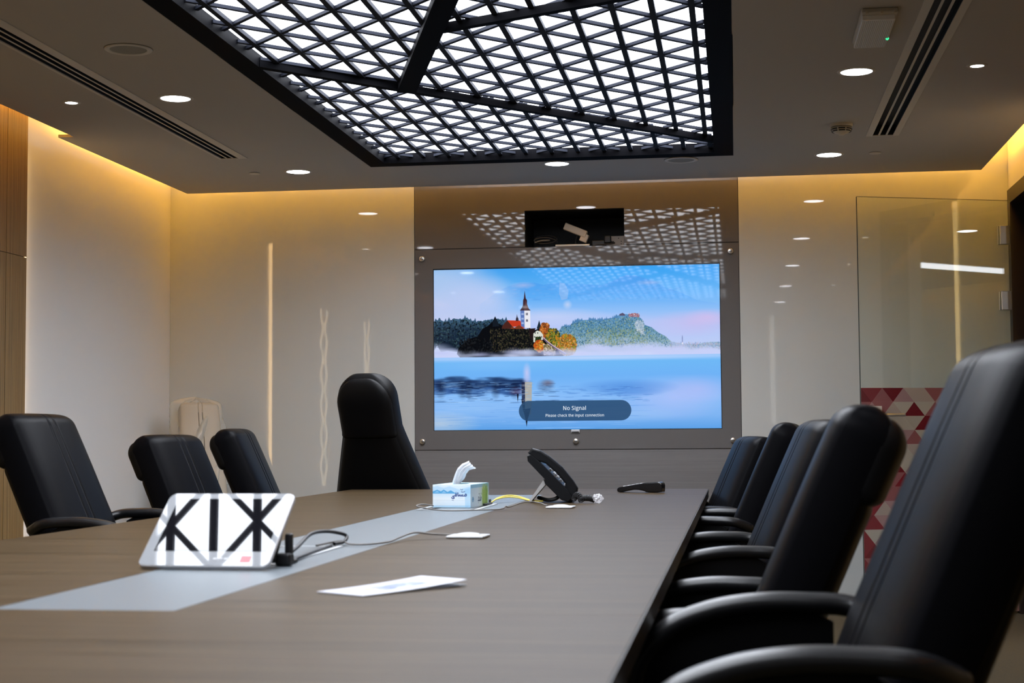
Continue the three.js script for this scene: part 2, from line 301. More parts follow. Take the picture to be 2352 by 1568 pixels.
for (const [z, n] of [[4.58, 'third'], [6.46, 'fourth'], [8.34, 'fifth']]) for (const [x, s] of [[-2.3485, 'left'], [0.4978, 'right']]) downlight('downlight', `round recessed downlight out of view, ${n} from the screen wall in the ${s} row`, x, z, 0.062, M.downGlow, DP);
downlight('spotlight', 'small round spotlight outside the left slot diffuser', -2.817, 2.694, 0.026, M.spotGlow, 0.08);
downlight('spotlight', 'small round spotlight outside the right slot diffuser', 0.963, 2.717, 0.026, M.spotGlow, 0.08);
for (const [z, n] of [[4.58, 'second'], [6.46, 'third']]) for (const [x, s] of [[-2.817, 'left'], [0.963, 'right']]) downlight('spotlight', `small round spotlight out of view, ${n} from the screen wall outside the ${s} slot diffuser`, x, z, 0.026, M.spotGlow, 0.08);

// ---- linear slot diffusers
function slotDiffuser(label, x0, x1, z0, z1, slots) {
  const t = thing('slot_diffuser', label, 'air diffuser', [0, CEIL, 0]);
  const e = 0.002; // bars and frame hang a hair below the ceiling
  obj('frame', [bx(x0, -0.003, z0, slots[0][0], 0.001, z1), bx(slots[2][1], -0.003, z0, x1, 0.001, z1), bx(slots[0][0], -0.003, z0, slots[2][1], 0.001, z0 + 0.012), bx(slots[0][0], -0.003, z1 - 0.012, slots[2][1], 0.001, z1)], M.trim, t);
  for (let i = 0; i < 2; i++) obj('slat', bx(slots[i][1], -0.001, z0 + 0.012, slots[i + 1][0], 0.001, z1 - 0.012), M.trim, t);
  obj('duct', [bx(x0 + 0.013, 0.049, z0 + 0.012, x1 - 0.013, 0.052, z1 - 0.012), bx(x0 + 0.0125, 0.001, z0 + 0.012, x0 + 0.016, 0.049, z1 - 0.012), bx(x1 - 0.016, 0.001, z0 + 0.012, x1 - 0.0125, 0.049, z1 - 0.012), bx(x0 + 0.013, 0.001, z0 + 0.0105, x1 - 0.013, 0.049, z0 + 0.012), bx(x0 + 0.013, 0.001, z1 - 0.012, x1 - 0.013, 0.049, z1 - 0.0105)], M.black, t);
}
slotDiffuser('long linear slot diffuser with three black slots in the left side of the ceiling', SLX0, SLX1, SLZ0, SLZ1, [[-2.6265, -2.6015], [-2.5935, -2.5685], [-2.5605, -2.5355]]);
slotDiffuser('long linear slot diffuser with three black slots in the right side of the ceiling', SRX0, SRX1, SRZ0, SRZ1, [[0.677, 0.703], [0.7125, 0.7385], [0.748, 0.774]]);

// ---- ceiling loudspeakers, sprinkler covers, smoke detector, emergency light
for (const [x, z, label] of [[-2.22, 3.535, 'round flush ceiling loudspeaker beside the left slot diffuser'], [-0.268, 0.805, 'round flush ceiling loudspeaker beside the downlight in front of the screen']]) {
  const t = thing('ceiling_speaker', label, 'speaker', [x, CEIL, z]);
  obj('rim', lathe([[0.068, -0.003], [0.072, -0.006], [0.086, -0.005], [0.09, 0], [0.068, 0.0]], 48), M.trim, t);
  obj('mesh_cover', cyl(0.0685, 0.0685, 0.004, 0, -0.001, 0, 48), M.speaker, t);
}
for (const [x, z, label] of [[-2.595, 0.815, 'flat round sprinkler cover off the end of the left slot diffuser'], [0.73, 0.831, 'flat round sprinkler cover off the end of the right slot diffuser']]) {
  const t = thing('sprinkler_cover', label, 'sprinkler', [x, CEIL, z]);
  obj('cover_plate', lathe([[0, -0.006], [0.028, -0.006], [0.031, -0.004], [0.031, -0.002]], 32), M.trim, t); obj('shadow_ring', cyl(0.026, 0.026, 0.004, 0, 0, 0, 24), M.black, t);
}
{
  const t = thing('smoke_detector', 'cream smoke detector with black vent slits hanging from the ceiling right of the lattice', 'smoke detector', [0.508, CEIL, 1.62]);
  obj('base', lathe([[0, -0.014], [0.05, -0.014], [0.053, -0.01], [0.053, 0]], 40), M.detector, t);
  obj('dome', lathe([[0, -0.052], [0.012, -0.052], [0.016, -0.047], [0.03, -0.043], [0.043, -0.034], [0.047, -0.024], [0.048, -0.014], [0, -0.014]], 40), M.detector, t);
  for (const [y, r] of [[-0.026, 0.0472], [-0.035, 0.0432]]) for (let k = 0; k < 8; k++) { const g = new THREE.TorusGeometry(r, 0.0028, 6, 10, Math.PI / 4 - 0.14); g.rotateX(Math.PI / 2); g.rotateY(k * Math.PI / 4 + 0.3); g.translate(0, y, 0); obj('vent', g, M.black, t); }
}
{
  const t = thing('emergency_light', 'rectangular ceiling emergency light with ribbed diffuser and a green indicator', 'emergency light', [0.506, CEIL, 3.43]);
  obj('housing', rbx(0.125, 0.018, 0.43, 0.006, 0, -0.009, 0), M.offWhite, t);
  const df = obj('diffuser', [rbx(0.112, 0.02, 0.39, 0.004, -0.002, -0.026, -0.012)], M.diffuserWhite, t);
  for (let k = 0; k < 17; k++) obj('rib', bx(-0.056 + k * 0.0065, -0.0375, -0.2, -0.0535 + k * 0.0065, -0.0355, 0.176), M.offWhite, df);
  obj('indicator', new THREE.SphereGeometry(0.006, 14, 10).translate(0.05, -0.036, -0.075), M.ledGreen, t);
  for (const x of [-0.045, 0.005, 0.05]) obj('clip', bx(x - 0.004, -0.022, 0.205, x + 0.004, -0.012, 0.222), M.detector, t);
}
// ---- hall lights
{
  const t = thing('linear_light', 'white linear ceiling light beyond the doorway, mirrored in the glass door', 'ceiling light', [5.2, CEIL, 3.68]);
  obj('housing', bx(-0.8, -0.01, -0.17, 0.8, 0, 0.17), M.trim, t); obj('diffuser', bx(-0.78, -0.013, -0.15, 0.78, -0.0101, 0.15), std({ color: lin(0.8, 0.8, 0.8), emissive: lin(0.95, 0.98, 1.05), emissiveIntensity: LUM.hall }), t);
  areaLight('linear_light_glow', COOL, LUM.hall, 1.56, 0.3, [5.2, CEIL - 0.016, 3.68], [0, -1, 0]);
  downlight('downlight', 'round downlight in the hall ceiling beyond the doorway', 3.3, 1.97, 0.07, M.downGlow, DP);
  areaLight('hall_wash_light', WARM, 6, 2.4, 0.05, [6.4, CEIL - 0.02, 4.6], [0.25, -1, 0]);
}

// ================================================================ THE TABLE
const TX0 = -1.738, TX1 = -0.127, TZ0 = 2.062, TZ1 = 7.58, TH = 0.75, IX0 = -1.05, IX1 = -0.777, SEAM0 = 2.74, SEAM1 = 6.905, SEAMC = 4.82;
{
  const t = thing('conference_table', 'long dark wood conference table with a pale inlaid strip down its middle', 'table', [0, 0, 0]);
  const y0 = TH - 0.03, g = 0.0007;
  const seg = (x0, z0, x1, z1) => { const w = x1 - x0 - 2 * g, d = z1 - z0 - 2 * g, q = bx(x0 + g, y0, z0 + g, x1 - g, TH, z1 - g); return obj('top_segment', q, M.table, t); };
  seg(TX0, TZ0, TX1, SEAM0); seg(TX0, SEAM1, TX1, TZ1);
  for (const [a, b] of [[SEAM0, SEAMC], [SEAMC, SEAM1]]) { seg(TX0, a, IX0, b); seg(IX1, a, TX1, b); }
  tag(obj('inlay_strip', bx(IX0 + g, y0, SEAM0 + g, IX1 - g, TH, SEAM1 - g), M.inlay, t), 'pale grey satin strip let into the table top');
  obj('edge_band', [bx(TX0 - 0.002, y0 - 0.004, TZ0, TX0, TH - 0.001, TZ1), bx(TX1, y0 - 0.004, TZ0, TX1 + 0.002, TH - 0.001, TZ1), bx(TX0, y0 - 0.004, TZ0 - 0.002, TX1, TH - 0.001, TZ0)], M.tableDark, t);
  obj('underframe', bx(TX0 + 0.25, y0 - 0.06, TZ0 + 0.25, TX1 - 0.25, y0, TZ1 - 0.25), M.tableDark, t);
  for (const z of [2.65, 4.72, 6.8]) obj('pedestal', [bx(-1.2, 0.04, z, -0.66, y0 - 0.06, z + 0.18), rbx(0.56, 0.04, 0.26, 0.01, -0.93, 0.02, z + 0.09)], M.tableDark, t);
  // power boxes let into the strip
  for (const [x0, x1, z0, z1] of [[-1.035, -0.85, 5.68, 6.16], [-1.03, -0.83, 3.6, 4.035]]) {
    const w = 0.012, b = obj('power_box', [bx(x0, TH, z0, x0 + w, TH + 0.003, z1), bx(x1 - w, TH, z0, x1, TH + 0.003, z1), bx(x0 + w, TH, z0, x1 - w, TH + 0.003, z0 + w), bx(x0 + w, TH, z1 - w, x1 - w, TH + 0.003, z1)], M.alu, t);
    obj('well', bx(x0 + w, TH + 0.0002, z0 + w, x0 + w + 0.045, TH + 0.0012, z1 - w), M.black, b); obj('lid', bx(x0 + w + 0.045, TH + 0.0002, z0 + w, x1 - w, TH + 0.0025, z1 - w), M.inlay, b);
    obj('well', bx(x1 - w - 0.012, TH + 0.0026, z0 + w, x1 - w, TH + 0.0031, z1 - w), M.black, b);
  }
}

// ================================================================ CHAIRS
// cushion swept up a spine: rows of superellipse sections, rounded at both ends
function cushion(rows, p = 4.5, groove = null, M0 = 64) {
  // rows: {y, z, hw, th, lean(angle of the surface normal up)}
  const us = []; // angle list, denser at the grooves on the front
  for (let i = 0; i < M0; i++) us.push((i / M0) * 2 * Math.PI);
  const ring = (r) => {
    const out = [], n = [0, Math.sin(r.lean), Math.cos(r.lean)];
    const put = (x, d) => out.push([x, r.y + n[1] * d, r.z + n[2] * d]);
    const xs = [-1, -0.985, -0.95, -0.9, -0.82, -0.7, -0.55, -0.4, -0.28, -0.16, -0.12, -0.105, -0.09, -0.075, -0.045, 0, 0.045, 0.075, 0.09, 0.105, 0.12, 0.16, 0.28, 0.4, 0.55, 0.7, 0.82, 0.9, 0.95, 0.985, 1];
    const half = (u) => Math.pow(Math.max(0, 1 - Math.pow(Math.abs(u), p)), 1 / p);
    for (const u of xs) { let d = r.th / 2 * half(u) + r.crown * (1 - u * u); if (groove && Math.abs(Math.abs(u) - 0.0975) < 0.02) d -= groove * (Math.abs(Math.abs(u) - 0.0975) < 0.01 ? 1 : 0.3); put(u * r.hw, d); }
    for (const u of [...xs].reverse().slice(1, -1)) put(u * r.hw, -r.th / 2 * half(u));
    return out;
  };
  const R = rows.map(ring), m = R[0].length, pos = [], uv = [], idx = [];
  R.forEach((q, j) => q.forEach((v, i) => { pos.push(...v); uv.push(v[0], v[1]); }));
  for (let j = 0; j < R.length - 1; j++) for (let i = 0; i < m; i++) { const a = j * m + i, b = j * m + (i + 1) % m, c = a + m, d = b + m; idx.push(a, b, d, a, d, c); }
  for (const [j, flip] of [[0, true], [R.length - 1, false]]) {
    const c = pos.length / 3; let s = [0, 0, 0]; R[j].forEach((v) => { s = s.map((k, n) => k + v[n] / m); }); pos.push(...s); uv.push(0, 0);
    for (let i = 0; i < m; i++) { const a = j * m + i, b = j * m + (i + 1) % m; flip ? idx.push(b, a, c) : idx.push(a, b, c); }
  }
  const g = new THREE.BufferGeometry(); g.setAttribute('position', new THREE.Float32BufferAttribute(pos, 3)); g.setAttribute('uv', new THREE.Float32BufferAttribute(uv, 2)); g.setIndex(idx); g.computeVertexNormals(); return g;
}
// spine of the backrest: front-face points (height, depth), interpolated
function spineRows(pts, n, th, hw, capTop, capBottom, crown = 0) {
  const c = new THREE.CatmullRomCurve3(pts.map(([y, z]) => new THREE.Vector3(0, y, z))), L = c.getLength(), rows = [];
  const at = (s, sc) => {
    const u = Math.min(1, Math.max(0, s / L)), P = c.getPointAt(u), T = c.getTangentAt(u), lean = Math.atan2(-T.z, T.y);
    const t = th(u), w = hw(u), N = [0, Math.sin(lean), Math.cos(lean)];
    rows.push({ y: P.y - N[1] * t / 2, z: P.z - N[2] * t / 2, lean, th: t * sc[0], hw: w - (1 - sc[1]) * capTop * 0.9, crown: crown * sc[0] });
  };
  for (let k = 0; k <= 7; k++) { const q = (k / 7) * Math.PI / 2; at(capBottom * (1 - Math.cos(q)), [Math.max(0.06, Math.sin(q)), 0.7 + 0.3 * Math.sin(q)]); }
  for (let k = 1; k < n; k++) at(capBottom + (L - capTop - capBottom) * k / n, [1, 1]);
  for (let k = 0; k <= 10; k++) { const q = (k / 10) * Math.PI / 2; at(L - capTop + capTop * Math.sin(q), [Math.max(0.05, Math.cos(q)), Math.cos(q)]); }
  return rows;
}
const BASE = (() => { // five-star base, column, castors: geometry shared by every chair
  const arms = [], forks = [], wheels = [];
  for (let k = 0; k < 5; k++) {
    const a = k * 2 * Math.PI / 5 + 0.3, g = extr((() => { const s = new THREE.Shape(); s.moveTo(0.02, 0.105); s.lineTo(0.3, 0.075); s.lineTo(0.3, 0.06); s.lineTo(0.02, 0.07); s.closePath(); return s; })(), 0.04, 0.004); g.translate(0, 0, -0.02); g.rotateY(a); arms.push(g);
    const x = 0.295 * Math.cos(a), z = -0.295 * Math.sin(a), w = new THREE.CylinderGeometry(0.028, 0.028, 0.045, 20); w.rotateZ(Math.PI / 2); w.rotateY(a + 0.9); w.translate(x, 0.028, z); wheels.push(w); forks.push(cyl(0.008, 0.008, 0.03, x, 0.062, z, 10));
  }
  return { arms, wheels, forks, hub: cyl(0.05, 0.055, 0.06, 0, 0.09, 0, 24), sleeve: cyl(0.028, 0.028, 0.2, 0, 0.2, 0, 20), rod: cyl(0.016, 0.016, 0.16, 0, 0.36, 0, 16) };
})();
const PIH = Math.PI / 2;
function makeChair(name, o = {}) {
  const H = o.top ?? 1.035, lift = o.lift ?? 0, hwB = o.hwB ?? 0.235, hwT = o.hwT ?? 0.225, body = o.body || M.leather, shell = o.shell || M.leatherSide, pad = o.pad || M.armPad;
  const t = thing(name, '', 'chair');
  BASE.arms.forEach((g) => obj('leg', g, M.plastic, t)); BASE.wheels.forEach((g, i) => obj('castor', [g, BASE.forks[i]], M.plastic, t)); obj('gas_column', [BASE.hub, BASE.sleeve, BASE.rod], M.plastic, t);
  const y = lift;
  obj('mechanism', rbx(0.2, 0.05, 0.26, 0.012, 0, 0.425 + y, -0.02), M.plastic, t);
  // seat: a lying cushion
  const seat = cushion(spineRows([[0, -0.03], [0.12, 0.005], [0.3, 0.014], [0.47, 0]], 12, () => 0.105, (u) => 0.24 + 0.015 * (1 - u), 0.05, 0.04, 0.012), 4.5, 0.003);
  seat.rotateX(-Math.PI / 2); seat.computeBoundingBox(); { const q = seat.boundingBox; seat.translate(0, 0.505 + y - q.max.y, 0.27 - q.max.z); }
  seat.computeVertexNormals(); obj('seat', seat, body, t);
  // backrest
  const k = (H - 0.49) / 0.57, pts = o.spine || [[0.46, -0.185], [0.56, -0.20], [0.66, -0.235], [0.76, -0.277], [0.88, -0.328], [0.98, -0.372], [1.06, -0.408]];
  const P = pts.map(([yy, z]) => [0.46 + (yy - 0.46) * k + y, z - (k - 1) * (yy - 0.46) * 0.25]);
  const capT = o.capTop ?? 0.055;
  const back = cushion(spineRows(P, 26, (u) => 0.112 - 0.012 * Math.abs(u - 0.5) + 0.01 * u, (u) => hwB + (hwT - hwB) * (o.shape ? o.shape(u) : u), capT, 0.03, 0.006), 5, 0.0035);
  obj('backrest', back, body, t);
  // rear: lower shell and the head roll that bulges over it
  const rear = (a, b, th, off, w, cap) => { const c = new THREE.CatmullRomCurve3(P.map(([yy, z]) => new THREE.Vector3(0, yy, z))), q = []; for (let i = 0; i <= 6; i++) { const s = a + (b - a) * i / 6, Q = c.getPointAt(s), T = c.getTangentAt(s), l = Math.atan2(-T.z, T.y); q.push([Q.y - Math.sin(l) * off, Q.z - Math.cos(l) * off]); } return cushion(spineRows(q, 14, () => th, (u) => w(a + (b - a) * u), cap || Math.min(0.05, th * 0.6), Math.min(0.03, th * 0.6)), 4); };
  const wAt = (u) => hwB + (hwT - hwB) * (o.shape ? o.shape(u) : u);
  obj('head_roll', rear(o.rollAt ?? 0.73, 0.985, 0.09, 0.046, (u) => wAt(u) - 0.003, o.capTop), shell, t);
  obj('back_shell', rear(0.02, (o.rollAt ?? 0.73) + 0.05, 0.068, 0.056, (u) => wAt(u) - 0.012), shell, t);
  for (const s of [-1, 1]) obj('seam', tube(Array.from({ length: 12 }, (_, i) => { const u = i / 11, c = new THREE.CatmullRomCurve3(P.map(([yy, z]) => new THREE.Vector3(0, yy, z))).getPointAt(0.06 + 0.84 * u); return [s * wAt(u) * 0.0975, c.y, c.z + 0.0035]; }), 0.0014, 40, 5), M.stitch, t);
  // arms: padded loops
  for (const s of [-1, 1]) {
    const X = s * 0.292, A = (o.arm ?? 0.69) + y;
    const path = [[s * 0.262, A - 0.025, -0.31], [X, A - 0.006, -0.265], [X, A - 0.001, -0.2], [X, A - 0.002, -0.13], [X, A - 0.014, -0.06], [X, A - 0.04, 0.0], [X, A - 0.09, 0.042], [X, A - 0.16, 0.05], [X - s * 0.004, A - 0.23, 0.03], [X - s * 0.03, A - 0.29, -0.02], [s * 0.22, A - 0.315, -0.08]];
    const c = new THREE.CatmullRomCurve3(path.map((q) => new THREE.Vector3(...q))), N = 70, rad = 12, pos = [], uv = [], idx = [];
    for (let i = 0; i <= N; i++) {
      const u = i / N, Q = c.getPointAt(u), T = c.getTangentAt(u), B = new THREE.Vector3(1, 0, 0), Nn = new THREE.Vector3().crossVectors(T, B).normalize(); B.crossVectors(Nn, T).normalize();
      const w = 0.027 * (1 - 0.3 * Math.max(0, u - 0.5) * 2), h = 0.016;
      for (let j = 0; j < rad; j++) { const a = j / rad * 2 * Math.PI, cx = Math.sign(Math.cos(a)) * Math.pow(Math.abs(Math.cos(a)), 0.7) * w, cy = Math.sign(Math.sin(a)) * Math.pow(Math.abs(Math.sin(a)), 0.8) * h; pos.push(Q.x + B.x * cx + Nn.x * cy, Q.y + B.y * cx + Nn.y * cy, Q.z + B.z * cx + Nn.z * cy); uv.push(u, j / rad); }
    }
    for (let i = 0; i < N; i++) for (let j = 0; j < rad; j++) { const a = i * rad + j, b = i * rad + (j + 1) % rad; idx.push(a, b, a + rad, b, b + rad, a + rad); }
    for (const [i0, f] of [[0, 1], [N * rad, 0]]) for (let j = 1; j < rad - 1; j++) f ? idx.push(i0, i0 + j + 1, i0 + j) : idx.push(i0, i0 + j, i0 + j + 1);
    const g = new THREE.BufferGeometry(); g.setAttribute('position', new THREE.Float32BufferAttribute(pos, 3)); g.setAttribute('uv', new THREE.Float32BufferAttribute(uv, 2)); g.setIndex(idx); g.computeVertexNormals();
    obj('armrest', g, pad, t);
    const ps = new THREE.Shape(); ps.moveTo(0.235, 0.43 + y); ps.lineTo(0.235, A - 0.03); // closed upholstered panel under the arm: profile in (-z, y)
    for (const [zz, yy] of [[-0.2, -0.012], [-0.13, -0.013], [-0.06, -0.025], [0.0, -0.05], [0.035, -0.092], [0.042, -0.16], [0.024, -0.225], [-0.02, -0.275], [-0.06, -0.29]]) ps.lineTo(-zz, A + yy);
    ps.closePath(); const pg = extr(ps, 0.016, 0.004); pg.rotateY(PIH); pg.translate(X - 0.008, 0, 0); obj('arm_panel', pg, shell, t);
  }
  return t;
}
const office = makeChair('office_chair');
let first = true;
function place(src, x, z, turn, label, group, dy = 0, back = 0) { // dy: height of the gas lift, back: height of the backrest on it
  const c = src.userData.used ? src.clone() : src;
  if (c !== src) { c.name = numbered('office_chair'); c.userData = { category: 'chair' }; scene.add(c); } else src.userData.used = true;
  c.position.set(x, 0, z); c.rotation.y = turn; c.userData.label = label; if (group) c.userData.group = group; else delete c.userData.group;
  for (const k of c.children) if (!/leg|castor/.test(k.name)) k.position.set(0, dy, 0);
  if (back) for (const k of c.children) if (/^(backrest|head_roll|back_shell|seam)/.test(k.name)) { k.position.y = dy + back; k.position.z = -back * 0.36; }
  return c;
}
const PI = Math.PI, GR = 'black leather chairs along the table';
place(office, -0.09, 6.98, -PI / 2 + 0.05, 'black leather office chair nearest the camera on the right of the table', GR, 0.055, 0.03);
place(office, -0.215, 6.1, -PI / 2 - 0.07, 'black leather office chair second from the camera on the right, seen from its dark side', GR, 0.0, 0.024);
place(office, -0.2, 4.75, -PI / 2 + 0.1, 'black leather office chair third from the camera on the right, its back catching blue light', GR, 0.005, 0.006);
place(office, -0.25, 3.3, -PI / 2 - 0.08, 'black leather office chair fourth from the camera on the right, showing only its dark side', GR, 0.005, 0.009);
place(office, -0.34, 2.5, -PI / 2 + 0.2, 'black leather office chair farthest away on the right side of the table', GR, 0.0, -0.036);
place(office, -1.8, 4.25, PI / 2, 'black leather office chair at the left edge of the picture, beside the table', GR, 0.05, 0.005);
place(office, -1.73, 3.3, PI / 2 - 0.1, 'black leather office chair second on the left side, behind the tablet', GR, -0.013, 0);
place(office, -1.71, 2.47, PI / 2 + 0.1, 'black leather office chair farthest on the left side, left of the tall chair', GR, 0.012, 0);
office.userData = { label: office.userData.label, category: 'chair', group: office.userData.group };
// tall chair at the head of the table, its back to the camera
const tall = makeChair('executive_chair', { arm: 0.62, top: 1.283, hwB: 0.238, hwT: 0.136, capTop: 0.12, rollAt: 0.66, shape: (u) => Math.min(1, Math.max(0, (u - 0.3) / 0.4)), body: M.leatherSide });
tall.position.set(-1.56, 0, 1.62); tall.rotation.y = PI - 0.2;
tag(tall, 'tall black executive chair with a narrow arched headrest at the far end of the table', 'chair');
// wrapped chair in the corner
const wrapped = makeChair('wrapped_chair', { top: 1.2, hwB: 0.14, hwT: 0.112, capTop: 0.04, rollAt: 0.72, body: M.wrapped, shell: M.wrapped, pad: M.wrapped });
wrapped.position.set(-2.84, 0, 0.78); wrapped.rotation.y = 0.5;
tag(wrapped, 'cream chair still in clear plastic wrapping standing in the far left corner', 'chair');
{ // crumpled film over its headrest
  const g = new THREE.CylinderGeometry(1, 1, 1, 72, 34, true), p = g.attributes.position; seed = 41;
  const ph = Array.from({ length: 9 }, () => [rr(2, 11) | 0, rr(0, 6), rr(3, 16)]);
  for (let i = 0; i < p.count; i++) {
    const v = p.getY(i) + 0.5, a = Math.atan2(p.getZ(i), p.getX(i)); let d = 0; for (const [n, o, q] of ph) d += Math.sin(n * a + o + q * v) * 0.0024;
    const top = Math.min(1, Math.pow((1 - v) / 0.07, 0.4)), w = (0.124 + 0.012 * (1 - v) + d * 3) * Math.max(0.04, top), b = (0.09 + 0.03 * (1 - v) + d * 3) * Math.max(0.04, top);
    const y = 0.72 + 0.5 * v + d, zc = -0.335 - (y - 0.8) * 0.42;
    p.setXYZ(i, Math.cos(a) * w, y, zc + Math.sin(a) * b - 0.05);
  }
  g.computeVertexNormals(); tag(obj('plastic_wrap', g, M.wrap, wrapped), 'crumpled clear plastic film');
  const red = []; for (const [x, y, h] of [[0.05, 1.08, 0.03], [0.052, 1.02, 0.015], [0.054, 0.995, 0.02], [0.056, 0.965, 0.018]]) red.push(bx(x, y, -0.001, x + 0.012, y + h, 0.001));
  const r = obj('print', red, M.redPrint, wrapped); r.position.z = -0.345; r.rotation.x = -0.38; r.position.y = 0.07;
}


// ================================================================ WALL SCREEN
const screenTex = canvasTex(1600, 904, (g, W, H) => {
  seed = 77;
  const m = (x, y) => { const t = (x - 56) / 2214, a = 68 - 46 * t, b = 1300 - 18 * t; return [t * W, (y - a) / (b - a) * H]; };
  const poly = (pts, fill) => { g.beginPath(); pts.forEach(([x, y], i) => { const q = m(x, y); i ? g.lineTo(...q) : g.moveTo(...q); }); g.closePath(); g.fillStyle = fill; g.fill(); };
  const vgrad = (y0, y1, ...st) => { const q = g.createLinearGradient(0, m(1100, y0)[1], 0, m(1100, y1)[1]); st.forEach(([o, c]) => q.addColorStop(o, c)); return q; };
  const soft = (x, y, rx, ry, c, a) => { const [X, Y] = m(x, y); g.save(); g.translate(X, Y); g.scale(rx * 0.72, ry * 0.72); const q = g.createRadialGradient(0, 0, 0, 0, 0, 1); q.addColorStop(0, `rgba(${c},${a})`); q.addColorStop(0.5, `rgba(${c},${a * 0.55})`); q.addColorStop(1, `rgba(${c},0)`); g.fillStyle = q; g.beginPath(); g.arc(0, 0, 1, 0, 7); g.fill(); g.restore(); };
  const dots = (n, x0, y0, x1, y1, inside, cols, r0, r1) => { for (let i = 0; i < n; i++) { const x = rr(x0, x1), y = rr(y0, y1); if (!inside(x, y)) continue; const [X, Y] = m(x, y); g.fillStyle = cols[rnd() * cols.length | 0]; g.beginPath(); g.ellipse(X, Y, rr(r0, r1), rr(r0, r1) * 1.25, 0, 0, 7); g.fill(); } };
  g.fillStyle = vgrad(30, 745, [0, '#3f9fee'], [0.25, '#62b2f6'], [0.5, '#8fc0f8'], [0.62, '#b3c6f6'], [1, '#bfd0f8']); g.fillRect(0, 0, W, H);
  soft(100, 330, 620, 420, '196,205,240', 0.95); soft(60, 120, 420, 260, '170,200,236', 0.8); soft(330, 480, 500, 120, '205,208,240', 0.7);
  soft(1500, 60, 900, 130, '48,165,246', 0.6);
  // far mountains
  poly([[420, 330], [560, 235], [640, 195], [740, 168], [850, 165], [920, 182], [1050, 163], [1130, 180], [1250, 178], [1370, 186], [1440, 160], [1500, 130], [1560, 108], [1660, 116], [1760, 150], [1850, 200], [1960, 236], [2100, 300], [2280, 330], [2280, 520], [420, 520]], vgrad(110, 440, [0, 'rgba(74,156,238,0.95)'], [0.5, 'rgba(92,172,246,0.9)'], [1, 'rgba(170,198,248,0.1)']));
  for (let i = 0; i < 260; i++) { const x = rr(560, 2000), y = rr(185, 300); soft(x, y, rr(10, 40), rr(4, 12), rnd() < 0.5 ? '130,178,240' : '80,150,230', 0.25); }
  poly([[1045, 165], [1085, 170], [1115, 230], [1105, 290], [1060, 300], [1040, 250]], 'rgba(170,195,240,0.45)'); soft(1105, 335, 40, 40, '205,215,245', 0.8); soft(760, 185, 110, 30, '180,190,235', 0.7); soft(1740, 165, 120, 22, '180,180,225', 0.5);
  soft(950, 430, 520, 80, '205,212,246', 0.75); soft(1300, 480, 600, 90, '190,205,248', 0.6); soft(2050, 480, 330, 110, '200,190,238', 0.8); soft(2180, 430, 200, 70, '214,190,236', 0.7); soft(1850, 520, 260, 90, '190,200,246', 0.6);
  soft(480, 300, 330, 200, '196,208,244', 0.85); soft(300, 260, 360, 260, '190,204,242', 0.6);
  // wooded hill with the ruin
  const hill = [[1030, 545], [1060, 505], [1090, 495], [1120, 500], [1150, 468], [1190, 455], [1260, 452], [1300, 448], [1360, 452], [1430, 440], [1480, 430], [1500, 415], [1560, 408], [1600, 415], [1650, 425], [1680, 450], [1700, 492], [1750, 510], [1800, 550], [1850, 575], [1900, 620], [1960, 632], [2090, 640], [2200, 622], [2280, 622], [2280, 700], [1030, 700]];
  poly(hill, vgrad(410, 700, [0, '#5f93c2'], [0.35, '#5689ad'], [0.7, '#86a8bd'], [1, '#b6c8ea']));
  const hx = (x) => { for (let i = 0; i < 25; i++) if (x >= hill[i][0] && x <= hill[i + 1][0]) return hill[i][1] + (hill[i + 1][1] - hill[i][1]) * (x - hill[i][0]) / (hill[i + 1][0] - hill[i][0]); return 640; };
  dots(3600, 1040, 430, 1900, 660, (x, y) => y > hx(x) + 2, ['rgba(40,84,120,0.6)', 'rgba(60,106,130,0.6)', 'rgba(96,138,140,0.55)', 'rgba(130,156,130,0.5)', 'rgba(160,176,140,0.45)', 'rgba(150,190,220,0.4)'], 1.2, 4.2);
  for (let i = 0; i < 60; i++) { const x = rr(1040, 1500), y = hx(x); poly([[x - 8, y + 8], [x, y - rr(6, 22)], [x + 8, y + 8]], 'rgba(80,130,180,0.8)'); }
  dots(700, 1250, 520, 1720, 650, () => true, ['rgba(170,170,110,0.35)', 'rgba(120,140,80,0.35)'], 1, 4);
  poly([[1640, 452], [1690, 470], [1692, 570], [1672, 560], [1630, 520], [1618, 480]], 'rgba(205,214,228,0.6)'); dots(120, 1620, 455, 1695, 570, () => true, ['rgba(110,140,170,0.6)', 'rgba(230,232,240,0.6)'], 1, 3);
  poly([[1505, 408], [1530, 398], [1548, 410], [1548, 420], [1505, 420]], '#5a5570'); poly([[1575, 415], [1600, 402], [1630, 400], [1662, 420], [1655, 432], [1580, 428]], '#9a6a78'); dots(60, 1570, 402, 1660, 430, () => true, ['#b77a7c', '#d9cfd8', '#7a5a78'], 1, 2.6);
  dots(500, 1890, 625, 2280, 680, () => true, ['rgba(110,140,190,0.5)', 'rgba(190,170,190,0.5)', 'rgba(140,160,160,0.4)'], 1, 4);
  poly([[1978, 640], [1978, 590], [1983, 566], [1988, 590], [1988, 640]], '#8c9ac8'); poly([[1978, 625], [1990, 625], [1990, 640], [1978, 640]], '#e8e4ee');
  // dark woods on the left
  const ridge = (x) => 455 + 8 * Math.sin(x * 0.02) + (x > 430 ? -4 : 0) + (x < 300 ? 6 * Math.sin(x * 0.05) : 0) - (x > 230 && x < 380 ? 22 * Math.exp(-(((x - 310) / 45) ** 2)) : 0);
  const wood = [[50, 700]]; for (let x = 50; x <= 640; x += 9) wood.push([x, ridge(x) + (rnd() < 0.3 ? -rr(6, 26) : rr(-4, 8))]); wood.push([640, 735], [240, 700], [160, 690], [110, 700], [80, 650]);
  poly(wood, vgrad(440, 720, [0, '#3d5f7d'], [0.25, '#1f3247'], [1, '#0d1626']));
